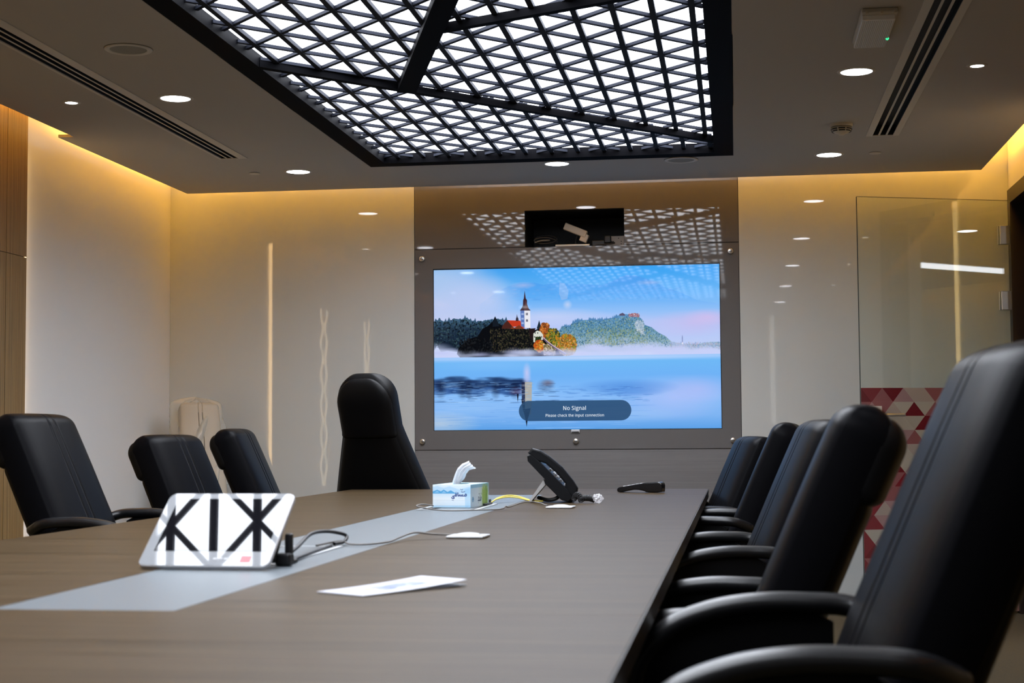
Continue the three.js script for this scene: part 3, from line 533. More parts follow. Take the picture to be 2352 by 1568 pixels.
  dots(1500, 56, 450, 620, 680, (x, y) => y > ridge(x) + 6 && y < 650 + 30 * Math.sin(x * 0.03), ['rgba(20,36,48,0.8)', 'rgba(38,62,74,0.7)', 'rgba(60,86,84,0.5)', 'rgba(10,16,26,0.8)', 'rgba(80,112,120,0.35)'], 1.4, 5);
  soft(60, 690, 180, 70, '205,214,246', 0.9); soft(200, 720, 200, 60, '196,208,246', 0.9);
  // island
  poly([[236, 715], [250, 670], [290, 630], [340, 595], [400, 580], [440, 520], [480, 500], [515, 470], [540, 425], [566, 480], [600, 500], [640, 520], [770, 520], [830, 540], [900, 510], [980, 560], [1040, 580], [1100, 610], [1110, 700], [1060, 735], [260, 740]], '#0b0d12');
  dots(900, 500, 520, 840, 700, () => true, ['rgba(60,58,40,0.6)', 'rgba(90,84,58,0.5)', 'rgba(24,26,20,0.8)', 'rgba(120,100,70,0.35)', 'rgba(14,16,16,0.9)'], 1, 5);
  dots(260, 260, 600, 520, 715, () => true, ['rgba(28,30,34,0.8)', 'rgba(8,10,14,0.9)'], 2, 6);
  poly([[520, 470], [540, 425], [552, 455], [575, 500], [520, 505]], '#141c26');
  poly([[595, 500], [634, 455], [738, 458], [742, 480], [772, 518], [726, 500], [690, 505]], '#c23a22'); poly([[595, 500], [634, 455], [672, 500], [690, 520], [590, 520]], '#4a2620'); poly([[672, 500], [690, 512], [726, 492], [770, 522], [660, 522]], '#7a3a24');
  poly([[700, 460], [703, 440], [708, 430], [711, 408], [715, 430], [721, 440], [724, 460]], '#33303e');
  poly([[738, 376], [768, 374], [770, 512], [742, 500]], '#5c78b8'); poly([[768, 374], [814, 376], [816, 515], [770, 512]], '#e9e9f2');
  poly([[734, 380], [750, 358], [758, 340], [760, 300], [766, 285], [773, 226], [780, 285], [790, 300], [790, 340], [800, 362], [818, 380]], '#3a2430'); poly([[770, 374], [776, 300], [790, 330], [806, 372]], '#5a3a3a');
  for (const [x, y] of [[784, 398], [793, 398], [785, 448], [793, 448]]) poly([[x - 3, y], [x + 3, y], [x + 3, y + 18], [x - 3, y + 18]], '#3c3c50'); for (const y of [400, 436, 470]) poly([[745, y], [764, y], [764, y + 14], [745, y + 14]], '#9db4e2');
  poly([[864, 520], [884, 455], [902, 520]], '#1c2a36');
  dots(420, 890, 478, 960, 590, (x, y) => ((x - 928) / 40) ** 2 + ((y - 530) / 58) ** 2 < 1, ['#8a4a20', '#b8641f', '#6b3a1c', '#a8552a', '#d08a4a'], 2, 6);
  dots(420, 940, 520, 1040, 690, (x, y) => ((x - 990) / 55) ** 2 + ((y - 600) / 85) ** 2 < 1, ['#5a6a2a', '#7d8430', '#39451f', '#a88a2a', '#c47d22'], 2, 7);
  poly([[1005, 555], [1017, 515], [1028, 560]], '#2c4238');
  dots(900, 1020, 560, 1175, 725, (x, y) => ((x - 1100) / 74) ** 2 + ((y - 645) / 84) ** 2 < 1, ['#b4701f', '#8a6a2c', '#c78a2a', '#8a8a30', '#7a5a34', '#d29a55'], 2, 6);
  poly([[838, 625], [836, 558], [866, 534], [892, 540], [914, 566], [912, 606], [880, 612], [860, 622]], '#d9dcd0'); poly([[800, 520], [856, 516], [838, 558], [836, 610], [812, 600]], '#241a1c'); for (const [x, y] of [[852, 548], [872, 548], [846, 578], [888, 578], [902, 578]]) poly([[x - 4, y], [x + 4, y], [x + 4, y + 10], [x - 4, y + 10]], '#4a4a50');
  dots(200, 855, 585, 895, 625, () => true, ['#20301c', '#39451f'], 2, 4);
  dots(380, 840, 610, 925, 700, (x, y) => ((x - 884) / 40) ** 2 + ((y - 655) / 44) ** 2 < 1, ['#c85a1c', '#d88a2a', '#a8441c', '#e0a03a', '#8a7a30'], 2, 6);
  poly([[915, 640], [960, 640], [1000, 690], [1000, 720], [915, 720]], '#b8a890'); dots(160, 915, 640, 1010, 720, () => true, ['#8a7a50', '#d8ccb8', '#5a5030', '#b89a60'], 1.5, 4);
  g.lineCap = 'round'; for (const [w, c, d] of [[11, '#a890a8', 0], [4, '#4a3e5a', 4], [3, '#d8c4cc', -5]]) { g.strokeStyle = c; g.lineWidth = w; g.beginPath(); [[918, 594], [950, 625], [1000, 662], [1085, 712]].forEach(([x, y], i) => { const q = m(x, y + d); i ? g.lineTo(...q) : g.moveTo(...q); }); g.stroke(); }
  // mist over the water line, then the lake
  for (let i = 0; i < 90; i++) soft(rr(60, 2280), rr(690, 740), rr(50, 180), rr(14, 42), rnd() < 0.7 ? '206,216,250' : '190,196,244', 0.4);
  for (let i = 0; i < 46; i++) soft(rr(1180, 2280), rr(650, 720), rr(60, 170), rr(18, 50), '200,208,248', 0.5);
  for (let i = 0; i < 24; i++) soft(rr(1180, 2260), rr(600, 660), rr(30, 90), rr(14, 40), '190,205,245', 0.3);
  g.fillStyle = vgrad(742, 1300, [0, '#9cc8fb'], [0.06, '#6fb8f6'], [0.25, '#6fb2f6'], [0.55, '#8abdf8'], [0.8, '#7fb4f2'], [1, '#5a9fe6']); { const a = m(0, 745)[1]; g.fillRect(0, a, W, H - a); }
  soft(1150, 745, 1300, 24, '190,214,252', 0.9); soft(1900, 1050, 420, 190, '176,194,250', 0.75); soft(2100, 980, 300, 120, '190,190,246', 0.5); soft(1500, 1180, 500, 70, '170,205,250', 0.5); soft(100, 1250, 330, 110, '190,205,222', 0.8); soft(350, 1130, 400, 60, '150,196,248', 0.6); soft(500, 800, 500, 60, '130,190,250', 0.6);
  const band = (x0, x1, y0, y1, n, cols, lw) => { for (let i = 0; i < n; i++) { const [X, Y] = m(rr(x0, x1), rr(y0, y1)); g.fillStyle = cols[rnd() * cols.length | 0]; g.beginPath(); g.ellipse(X, Y, rr(8, lw), rr(0.8, 2.2), 0, 0, 7); g.fill(); } };
  for (let i = 0; i < 420; i++) { const x = rr(50, 745), c = 962 + 10 * Math.sin(x * 0.021), q = rr(-1, 1); soft(x, c + q * 62, rr(40, 120), rr(6, 20), q > 0.2 ? '36,70,130' : '18,38,80', 0.2 + 0.16 * (1 - Math.abs(q))); }
  for (const [x, w] of [[110, 60], [280, 70], [540, 55], [330, 40], [690, 60]]) soft(x, 985, w * 0.8, 88, '12,20,42', 0.5);
  soft(700, 1000, 70, 40, '120,60,90', 0.5); soft(930, 960, 80, 60, '70,80,110', 0.6); soft(950, 935, 60, 30, '130,90,90', 0.5); soft(1550, 970, 420, 70, '60,120,210', 0.55); soft(1600, 1010, 260, 40, '70,130,215', 0.4);
  band(60, 1000, 930, 1090, 330, ['rgba(120,180,240,0.45)', 'rgba(20,40,80,0.4)', 'rgba(170,210,250,0.35)'], 46); band(1050, 1720, 960, 1080, 120, ['rgba(110,170,236,0.5)', 'rgba(60,110,190,0.35)'], 50); band(60, 1700, 1100, 1290, 130, ['rgba(90,150,225,0.35)', 'rgba(170,205,250,0.3)'], 120);
  soft(785, 860, 36, 90, '214,206,244', 0.8); soft(785, 920, 40, 60, '190,196,240', 0.6);
  poly([[742, 930], [770, 930], [772, 1090], [744, 1080]], 'rgba(30,34,64,0.85)'); poly([[768, 930], [824, 930], [820, 1090], [814, 1180], [770, 1180]], 'rgba(178,172,160,0.9)'); poly([[740, 1060], [768, 1080], [768, 1180], [752, 1150]], 'rgba(12,16,32,0.9)'); poly([[752, 1140], [812, 1130], [800, 1180], [788, 1215], [780, 1272], [771, 1215], [764, 1180]], '#101424'); poly([[705, 1020], [720, 1020], [712, 1085]], '#141a30');
  band(740, 826, 935, 1180, 60, ['rgba(130,180,236,0.4)', 'rgba(200,196,190,0.5)'], 14);
  // on-screen notice
  { const [a, b] = m(720, 1075), [c, d] = m(1588, 1222), r = (d - b) / 2; g.fillStyle = 'rgba(40,74,112,0.88)'; g.beginPath(); g.roundRect(a, b, c - a, d - b, r); g.fill(); }
  g.fillStyle = '#eef3fa'; g.textAlign = 'center'; g.textBaseline = 'middle'; g.font = '31px sans-serif'; { const q = m(1152, 1129); g.fillText('No Signal', q[0], q[1]); } g.font = '21.5px sans-serif'; { const q = m(1153, 1184); g.fillText('Please check the input connection', q[0], q[1]); }
});
{
  const t = thing('wall_screen', 'large wall screen showing a misty lake, an island church and a no-signal notice', 'television', [0, EYE, 0]);
  obj('bezel', [bx(SX0 - 0.003, SY0 - EYE - 0.002, -0.028, SX0, SY1 - EYE + 0.005, -0.001), bx(SX1, SY0 - EYE - 0.002, -0.028, SX1 + 0.003, SY1 - EYE + 0.005, -0.001), bx(SX0, SY1 - EYE, -0.028, SX1, SY1 - EYE + 0.006, -0.001), bx(SX0, SY0 - EYE - 0.002, -0.028, SX1, SY0 - EYE, -0.001)], M.gloss, t);
  const g = new THREE.BoxGeometry(SX1 - SX0, SY1 - SY0, 0.02); g.translate((SX0 + SX1) / 2, (SY0 + SY1) / 2 - EYE, -0.0115);
  obj('display', g, std({ color: 0x000000, roughness: 0.03, emissive: 0xffffff, emissiveMap: screenTex, emissiveIntensity: LUM.screen }), t);
  const lg = obj('receiver', rbx(0.05, 0.018, 0.008, 0.002, -0.924, 0.022, 0.004), M.alu, t); obj('receiver_window', bx(-0.945, 0.014, 0.008, -0.903, 0.0195, 0.0085), M.black, lg);
}
// ---- things lying in the niche
{
  const yb = NY0;
  const c = thing('camera', 'cream tube-shaped camera tilted inside the dark niche above the screen', 'camera', [-0.925, yb, -0.12]);
  { const b = rbx(0.14, 0.042, 0.05, 0.006, 0, 0, 0); b.rotateZ(-0.4); b.translate(0, 0.105, 0); obj('body', b, M.camBody, c); const h = rbx(0.045, 0.05, 0.042, 0.005); h.rotateZ(-0.4); h.translate(0.052, 0.058, 0); obj('front_hood', h, M.camBody, c); obj('bracket', [tube([[0.01, 0.08, -0.01], [0.0, 0.045, -0.02], [0.0, 0.006, -0.02]], 0.008, 20, 8), cyl(0.03, 0.03, 0.006, 0, 0.003, -0.02, 20)], M.plastic, c); }
  const st = thing('white_strip', 'flat pale strip lying on the front edge of the niche', 'strip', [-0.934, yb, -0.03]); obj('strip_body', rbx(0.2, 0.011, 0.022, 0.002, 0, 0.0055, 0), M.white, st);
  const pl = thing('socket_plate', 'pale metal socket plate in the right corner of the niche', 'socket', [-0.688, yb, -0.09]); obj('plate', rbx(0.105, 0.062, 0.008, 0.002, 0, 0.031, 0), std({ color: lin(0.3, 0.29, 0.28), roughness: 0.5 }), pl); for (const [x, y] of [[-0.03, 0.045], [0.02, 0.048], [0.035, 0.03], [-0.01, 0.03], [0.035, 0.015]]) { const q = cyl(0.003, 0.003, 0.002, 0, 0, 0, 10); q.rotateX(PI / 2); q.translate(x, y, 0.0045); obj('hole', q, M.black, pl); }
  const cb = thing('cable_coil', 'dark cable loops lying in the left of the niche', 'cable', [-1.12, yb, -0.1]); const pts = []; for (let k = 0; k <= 60; k++) { const a = k / 60 * 4 * PI; pts.push([0.065 * Math.cos(a) + 0.02, 0.012 + 0.022 * (1 + Math.sin(a)) + 0.0006 * k, 0.03 * Math.sin(a * 0.5)]); } obj('loops', tube(pts, 0.005, 160, 8), M.cableBlack, cb); obj('bright_jacket', tube([[-0.04, 0.03, 0.05], [0, 0.04, 0.055], [0.05, 0.042, 0.05]], 0.0035, 24, 8), M.cableGrey, cb);
  const ad = thing('power_adapter', 'black power adapter and plug in front of the socket plate in the niche', 'adapter', [-0.765, yb, -0.07]); obj('block', rbx(0.075, 0.035, 0.04, 0.006, -0.02, 0.0175, 0), M.plastic, ad); obj('plug', rbx(0.04, 0.045, 0.035, 0.008, 0.035, 0.04, 0), M.plastic, ad); obj('lead', tube([[0.05, 0.03, 0], [0.075, 0.018, 0.01], [0.04, 0.01, 0.03], [-0.04, 0.006, 0.035]], 0.004, 40, 8), M.cableBlack, ad);
}

// ================================================================ GLASS DOOR
{
  const A = [1.512, 0.09], B = [0.665, 0.40], L = Math.hypot(A[0] - B[0], A[1] - B[1]), top = EYE + 1.283, FT = EYE + 0.243;
  const t = thing('glass_door', 'frameless glass door standing open in front of the right wall panel, red triangle film on its lower part', 'door', [A[0], 0, A[1]], Math.atan2(B[1] - A[1], A[0] - B[0]));
  // local -x runs from hinge to free edge
  const pane = obj('pane', bx(-L, 0.012, -0.005, 0, top, 0.005), M.glassDoor, t);
  obj('edge', [bx(-L - 0.0015, 0.012, -0.005, -L, top, 0.005), bx(-L, top, -0.005, 0, top + 0.0015, 0.005)], M.glassEdge, t);
  const film = canvasTex(1024, 1400, (g, W, H) => {
    seed = 1; const hh = 0.0762, bw = 0.1235, sx = W / L, sy = H / (FT - 0.012);
    const cols = ['#63101a', '#74232b', '#835053', '#92777a', '#9b9089', '#9b978f', '#a19d94', '#a6a299', '#741a24'];
    g.fillStyle = '#a19d94'; g.fillRect(0, 0, W, H);
    const tri = (r, k, up, c) => { const x0 = (k * bw / 2) * sx, y0 = r * hh * sy, w = bw * sx, h = hh * sy; g.fillStyle = c; g.beginPath(); if (up) { g.moveTo(x0, y0 + h); g.lineTo(x0 + w / 2, y0); g.lineTo(x0 + w, y0 + h); } else { g.moveTo(x0, y0); g.lineTo(x0 + w, y0); g.lineTo(x0 + w / 2, y0 + h); } g.closePath(); g.fill(); };
    const set = { '0:-1': 0, '0:0': 1, '0:1': 2, '0:2': 0, '0:3': 3, '0:4': 4, '0:5': 4, '1:1': 2, '1:2': 4, '1:3': 6, '1:4': 0, '1:5': 6, '1:0': 3, '1:-1': 2, '2:1': 2, '2:2': 6, '2:3': 6, '2:0': 2, '2:4': 5, '3:1': 2, '3:2': 6, '3:3': 3, '3:0': 0, '3:-1': 0, '4:0': 6, '4:1': 8, '4:2': 6, '4:3': 6, '4:4': 4 };
    for (let r = 0; r < 18; r++) for (let k = -1; k < 16; k++) {
      const up = (r + k) % 2 !== 0, key = r + ':' + k; let c = set[key];
      if (c === undefined) { const q = rnd(), fade = Math.max(0, 1 - k / 11); c = q < 0.15 * fade + 0.03 ? 0 : q < 0.22 * fade + 0.06 ? 8 : q < 0.29 * fade + 0.08 ? 1 : q < 0.42 * fade + 0.12 ? 2 : q < 0.66 ? 3 : q < 0.78 ? 4 : 6; }
      tri(r, k, up, cols[c]);
    }
  });
  film.wrapS = film.wrapT = THREE.ClampToEdgeWrapping;
  const fg = new THREE.BoxGeometry(L, FT - 0.012, 0.0012); fg.translate(-L / 2, (FT + 0.012) / 2, 0.0062);
  tag(obj('film', fg, std({ map: film, roughness: 0.25 }), t), 'printed film of red, pink and grey triangles');
  for (const y of [EYE + 1.089, EYE + 0.725, EYE - 0.68]) { obj('hinge', [rbx(0.062, 0.105, 0.012, 0.004, -0.03, y, 0.012), rbx(0.062, 0.105, 0.012, 0.004, -0.03, y, -0.012), cyl(0.009, 0.009, 0.105, 0.006, y, 0.0, 16)], M.alu, t); }
  const hy = EYE + 0.095, lx = -L + 0.09;
  const lk = obj('lock_case', [rbx(0.09, 0.16, 0.014, 0.003, lx - 0.02, hy - 0.03, 0.0135), rbx(0.09, 0.16, 0.014, 0.003, lx - 0.02, hy - 0.03, -0.0135)], M.alu, t);
  obj('lever', [...capped([[lx, hy, 0.018], [lx, hy, 0.05], [lx + 0.02, hy, 0.058], [lx + 0.135, hy, 0.058]], 0.008, 30, 12)], M.metal, t);
  obj('lever', [...capped([[lx, hy, -0.018], [lx, hy, -0.05], [lx + 0.02, hy, -0.058], [lx + 0.135, hy, -0.058]], 0.008, 30, 12)], M.metal, t);
}

// ================================================================ THINGS ON THE TABLE
// ---- tablet leaning on its stand
{
  const t = thing('tablet', 'white tablet leaning back on the near end of the pale strip, mirroring the ceiling lattice', 'tablet', [-0.963, TH, 6.268], -0.06);
  const W = 0.25, Hh = 0.195;
  const tilt = 0.884, put = (geo) => { geo.rotateX(-tilt); geo.translate(0, 0.0085, 0); return geo; };
  const sh = new THREE.Shape(), r = 0.014; sh.moveTo(-W / 2 + r, 0); sh.lineTo(W / 2 - r, 0); sh.absarc(W / 2 - r, r, r, -PI / 2, 0); sh.lineTo(W / 2, Hh - r); sh.absarc(W / 2 - r, Hh - r, r, 0, PI / 2); sh.lineTo(-W / 2 + r, Hh); sh.absarc(-W / 2 + r, Hh - r, r, PI / 2, PI); sh.lineTo(-W / 2, r); sh.absarc(-W / 2 + r, r, r, PI, 1.5 * PI);
  const body = extr(sh, 0.006, 0.0015); body.translate(0, 0, -0.0075); obj('case', put(body), std({ color: lin(0.5, 0.5, 0.52), roughness: 0.3 }), t);
  const face = extr(sh, 0.0006); face.translate(0, 0, 0.0001); 
  obj('bezel', put(face), new THREE.MeshPhysicalMaterial({ color: lin(0.27, 0.28, 0.295), roughness: 0.03, ior: 1.7 }), t);
  const scr = new THREE.BoxGeometry(W - 0.0315, Hh - 0.052, 0.0006); scr.translate(0.0035, 0.037 + (Hh - 0.052) / 2, 0.0008); obj('display', put(scr), new THREE.MeshPhysicalMaterial({ color: lin(0.006, 0.006, 0.008), roughness: 0.02, ior: 1.75 }), t);
  const st = new THREE.BoxGeometry(0.019, 0.015, 0.0004); st.translate(0.079, 0.0175, 0.0012); obj('sticker', put(st), std({ color: lin(0.75, 0.12, 0.14), roughness: 0.4 }), t);
  const wd = []; for (let k = 0; k < 4; k++) { const q = new THREE.BoxGeometry(0.0075, 0.004, 0.0003); q.translate(0.02 + k * 0.0105, 0.0175 + (k % 2) * 0.001, 0.0011); wd.push(put(q)); } obj('print', wd, std({ color: lin(0.5, 0.5, 0.52), roughness: 0.5 }), t);
  const leg = rbx(0.016, 0.012, 0.12, 0.004); leg.rotateX(0.9); leg.translate(0.1, 0.056, -0.125); const leg2 = rbx(0.016, 0.012, 0.12, 0.004); leg2.rotateX(0.9); leg2.translate(-0.1, 0.056, -0.125);
  obj('stand', [rbx(0.24, 0.008, 0.03, 0.003, 0.0, 0.0045, -0.165), leg, leg2, rbx(0.03, 0.024, 0.03, 0.006, 0.118, 0.0125, -0.11), rbx(0.014, 0.05, 0.014, 0.004, 0.124, 0.035, -0.118)], M.plastic, t);
}
// ---- tissue box
const tissueFront = canvasTex(512, 288, (g, W, H) => {
  const q = g.createLinearGradient(0, 0, 0, H); q.addColorStop(0, '#e6f3fb'); q.addColorStop(0.35, '#cfe8f7'); q.addColorStop(0.6, '#e9f3f8'); q.addColorStop(1, '#d5e8f4'); g.fillStyle = q; g.fillRect(0, 0, W, H);
  const mt = (pts, c) => { g.fillStyle = c; g.beginPath(); pts.forEach(([x, y], i) => i ? g.lineTo(x, y) : g.moveTo(x, y)); g.closePath(); g.fill(); };
  mt([[0, 30], [60, 15], [150, 40], [230, 20], [360, 60], [512, 20], [512, 110], [0, 110]], '#bfe0f6');
  mt([[0, 112], [0, 85], [60, 62], [110, 84], [150, 60], [200, 90], [245, 70], [300, 100], [360, 112]], '#55a8dc'); mt([[20, 100], [60, 75], [90, 98]], '#8cc6ea'); mt([[120, 105], [150, 76], [185, 104]], '#8cc6ea');
  mt([[430, 60], [512, 40], [512, 288], [440, 288]], 'rgba(120,190,235,0.35)');
  g.fillStyle = 'rgba(200,215,225,0.9)'; g.fillRect(0, 196, W, 3); g.fillStyle = 'rgba(140,195,230,0.5)'; g.fillRect(0, 262, W, 26);
  // the word in Arabic letters, drawn stroke by stroke, right to left
  g.strokeStyle = '#1d3f86'; g.fillStyle = '#1d3f86'; g.lineWidth = 12; g.lineCap = g.lineJoin = 'round';
  const st = (f) => { g.beginPath(); f(); g.stroke(); }, dot = (x, y, r = 5.5) => { g.beginPath(); g.arc(x, y, r, 0, 7); g.fill(); };
  st(() => { g.moveTo(452, 142); g.bezierCurveTo(470, 112, 430, 108, 434, 142); g.lineTo(400, 142); });
  st(() => { g.moveTo(452, 142); g.lineTo(434, 142); });
  st(() => { g.moveTo(408, 122); g.quadraticCurveTo(402, 144, 392, 142); g.quadraticCurveTo(386, 142, 384, 124); g.quadraticCurveTo(382, 144, 372, 142); g.quadraticCurveTo(364, 142, 362, 124); g.quadraticCurveTo(360, 144, 344, 142); g.lineTo(340, 100); });
  st(() => { g.moveTo(322, 142); g.bezierCurveTo(334, 108, 304, 108, 306, 134); g.quadraticCurveTo(306, 144, 322, 142); g.lineTo(286, 142); });
  st(() => { g.moveTo(296, 142); g.bezierCurveTo(268, 138, 262, 152, 290, 160); g.bezierCurveTo(300, 176, 262, 182, 256, 160); });
  dot(316, 96); dot(278, 196, 5); dot(264, 194, 5);
  g.lineWidth = 7; st(() => { g.moveTo(436, 84); g.quadraticCurveTo(410, 100, 386, 88); }); dot(392, 66, 5); dot(404, 60, 5); dot(380, 58, 5);
  g.fillStyle = 'rgba(110,130,175,0.6)'; for (let k = 0; k < 6; k++) g.fillRect(345 + k * 11, 166, 7, 3);
});
const tissueSide = canvasTex(768, 288, (g, W, H) => {
  const q = g.createLinearGradient(0, 0, W, 0); q.addColorStop(0, '#c9e3f3'); q.addColorStop(0.4, '#dcecf4'); q.addColorStop(0.7, '#cfe4cf'); q.addColorStop(1, '#b5d4dd'); g.fillStyle = q; g.fillRect(0, 0, W, H); g.fillStyle = 'rgba(90,170,215,0.5)'; g.fillRect(0, 0, W, 46); seed = 5;
  for (let i = 0; i < 150; i++) { const x = rr(500, 720); g.strokeStyle = ['#7fae3a', '#9cc24c', '#5d9436', '#b4d070'][rnd() * 4 | 0]; g.lineWidth = rr(4, 9); g.beginPath(); g.moveTo(x, 288); g.quadraticCurveTo(x + rr(-30, 30), 150, x + rr(-70, 60), rr(0, 150)); g.stroke(); }
  g.fillStyle = '#3f8fc0'; g.beginPath(); g.arc(90, 190, 34, 0, 7); g.fill(); g.strokeStyle = '#d8ecf6'; g.lineWidth = 6; g.beginPath(); g.arc(90, 190, 20, 0.4, 4.6); g.stroke();
  g.strokeStyle = '#2c4a6e'; g.lineWidth = 15; g.lineCap = 'round'; const st = (f) => { g.beginPath(); f(); g.stroke(); };
  st(() => { g.moveTo(440, 215); g.bezierCurveTo(470, 160, 410, 160, 418, 215); g.lineTo(300, 215); }); st(() => { g.moveTo(395, 215); g.lineTo(395, 150); }); st(() => { g.moveTo(350, 215); g.quadraticCurveTo(372, 170, 345, 172); }); st(() => { g.moveTo(318, 215); g.lineTo(318, 165); }); g.fillStyle = '#2c4a6e'; for (const [x, y] of [[350, 130], [370, 130], [318, 240], [430, 130]]) { g.beginPath(); g.arc(x, y, 8, 0, 7); g.fill(); }
});
{
  const w = 0.13, d = 0.235, h = 0.075, t = thing('tissue_box', 'blue and white tissue box with one white tissue pulled out of its top', 'tissue box', [-0.925, TH + 0.0035, 3.79], -0.1);
  const sideM = std({ map: tissueSide, roughness: 0.45 }), frontM = std({ map: tissueFront, roughness: 0.45 }), topM = std({ color: lin(0.38, 0.58, 0.72), roughness: 0.45 });
  const f = new THREE.BoxGeometry(w, h, 0.002); f.translate(0, h / 2, d / 2 - 0.001); tag(obj('front_panel', f, frontM, t), 'printed end with a blue Arabic word above blue mountains');
  const b = new THREE.BoxGeometry(w, h, 0.002); b.rotateY(PI); b.translate(0, h / 2, -d / 2 + 0.001); obj('back_panel', b, frontM, t);
  const s = new THREE.BoxGeometry(d - 0.004, h, 0.002); s.rotateY(PI / 2); s.translate(w / 2 - 0.001, h / 2, 0); tag(obj('side_panel', s, sideM, t), 'printed side with green grass blades');
  const s2 = new THREE.BoxGeometry(d - 0.004, h, 0.002); s2.rotateY(-PI / 2); s2.translate(-w / 2 + 0.001, h / 2, 0); obj('side_panel', s2, sideM, t);
  const ts = rectShape(-w / 2 + 0.0002, -d / 2 + 0.0002, w / 2 - 0.0002, d / 2 - 0.0002), ho = new THREE.Path(); ho.absellipse(0, 0, 0.022, 0.075, 0, 2 * PI, true); ts.holes.push(ho); const tp = extr(ts, 0.0012); tp.rotateX(-PI / 2); tp.translate(0, h - 0.001, 0); obj('top_panel', tp, topM, t); obj('bottom_panel', bx(-w / 2 + 0.002, 0, -d / 2 + 0.002, w / 2 - 0.002, 0.0015, d / 2 - 0.002), topM, t);
  // the tissue: a pleated sheet rising and flopping to the right
  const nu = 26, nv = 30, pos = [], uv = [], idx = [];
  // outline rows from the slot upward: left edge and right edge of the sheet (x, y), pleats give it depth
  const Lf = [[-0.03, -0.012], [-0.028, 0.006], [-0.021, 0.03], [-0.012, 0.052], [0.004, 0.07], [0.03, 0.082]], Rt = [[0.0, -0.012], [0.004, 0.006], [0.014, 0.018], [0.022, 0.034], [0.034, 0.043], [0.058, 0.046]];
  const at = (A, v) => { const t = v * 5, i = Math.min(4, t | 0), f = t - i; return [A[i][0] + (A[i + 1][0] - A[i][0]) * f, A[i][1] + (A[i + 1][1] - A[i][1]) * f]; };
  for (let j = 0; j <= nv; j++) for (let i = 0; i <= nu; i++) {
    const v = j / nv, u = i / nu, p = at(Lf, v), q = at(Rt, v), k = 1 - 0.55 * v, fold = Math.abs(((u * 3.2 + v * 0.6) % 1) - 0.5) * 2;
    pos.push(p[0] + (q[0] - p[0]) * u - 0.004, h + p[1] + (q[1] - p[1]) * u + 0.005 * Math.sin(u * 3 + v * 5) * v, -0.005 + 0.03 * (fold - 0.5) * k + 0.018 * (u - 0.5) * (1 - v) + 0.02 * v * Math.sin(u * 2.4)); uv.push(u, v);
  }
  for (let j = 0; j < nv; j++) for (let i = 0; i < nu; i++) { const a = j * (nu + 1) + i, c = a + nu + 1; idx.push(a, a + 1, c, a + 1, c + 1, c); }
  const g = new THREE.BufferGeometry(); g.setAttribute('position', new THREE.Float32BufferAttribute(pos, 3)); g.setAttribute('uv', new THREE.Float32BufferAttribute(uv, 2)); g.setIndex(idx); g.computeVertexNormals(); tag(obj('tissue', g, M.tissue, t), 'white tissue sticking up out of the slot');
}
// ---- desk phone seen from its side, tilted up on a foot
{
  const t = thing('desk_phone', 'black desk phone tilted up on its foot with the handset in its cradle', 'telephone', [-0.655, TH, 3.42], 0.06);
  // profile plane: local x to the right, y up; the slab leans to the left going up
  const A = [0.065, 0.0155], U = [-0.70, 0.714], N = [0.714, 0.70], pt = (u, n) => [A[0] + U[0] * u + N[0] * n, A[1] + U[1] * u + N[1] * n];
  const prof = (list) => { const s = new THREE.Shape(); list.forEach((q, i) => { const p = pt(...q); i ? s.lineTo(...p) : s.moveTo(...p); }); s.closePath(); return s; };
  const body = extr(prof([[0, -0.012], [0.02, -0.024], [0.1, -0.024], [0.112, -0.014], [0.2, -0.012], [0.212, -0.002], [0.208, 0.008], [0.15, 0.012], [0.03, 0.012], [0.0, 0.006]]), 0.17, 0.003); body.translate(0, 0, -0.095); obj('body', body, M.phone, t);
  const hs = (() => { const s = new THREE.Shape(); const o = [[0.0, 0.013], [0.0, 0.026], [0.012, 0.04], [0.04, 0.046], [0.1, 0.052], [0.16, 0.046], [0.195, 0.038], [0.216, 0.026], [0.216, 0.012], [0.178, 0.014], [0.165, 0.024], [0.15, 0.03], [0.1, 0.034], [0.05, 0.03], [0.038, 0.022], [0.03, 0.013]]; o.forEach((q, i) => { const p = pt(...q); i ? s.lineTo(...p) : s.moveTo(...p); }); s.closePath(); return extr(s, 0.03, 0.006); })(); hs.translate(0, 0, 0.04); obj('handset', hs, M.phone, t);
  const on = (g, u, n, z) => { g.rotateZ(Math.atan2(U[1], U[0])); const p = pt(u, n); g.translate(p[0], p[1], z); return g; };
  obj('display', on(rbx(0.05, 0.003, 0.085, 0.001), 0.17, 0.0135, -0.05), M.gloss, t);
  for (let r = 0; r < 5; r++) for (let c = 0; c < 4; c++) obj('button', on(rbx(0.009, 0.006, 0.014, 0.0015), 0.03 + r * 0.019, 0.017, -0.075 + c * 0.024), M.alu, t);
  for (let r = 0; r < 4; r++) obj('side_key', on(rbx(0.011, 0.008, 0.02, 0.002), 0.045 + r * 0.026, 0.018, 0.018), M.alu, t);
  const ft = new THREE.Shape(); ft.moveTo(...pt(0.115, -0.022)); ft.lineTo(-0.088, 0.001); ft.lineTo(-0.08, 0.001); ft.lineTo(...pt(0.098, -0.03)); ft.closePath(); const foot = extr(ft, 0.14); foot.translate(0, 0, -0.08); tag(obj('foot', foot, std({ color: lin(0.42, 0.41, 0.4), roughness: 0.5 }), t), 'thin pale grey prop foot');
  obj('cord_socket', rbx(0.02, 0.02, 0.03, 0.004, 0.06, 0.011, 0.02), M.phone, t);
  obj('lead', tube([[-0.055, 0.016, -0.02], [-0.02, 0.009, 0.02], [0.01, 0.014, 0.03], [0.03, 0.032, 0.02]], 0.007, 40, 8), M.cableBlack, t);
}
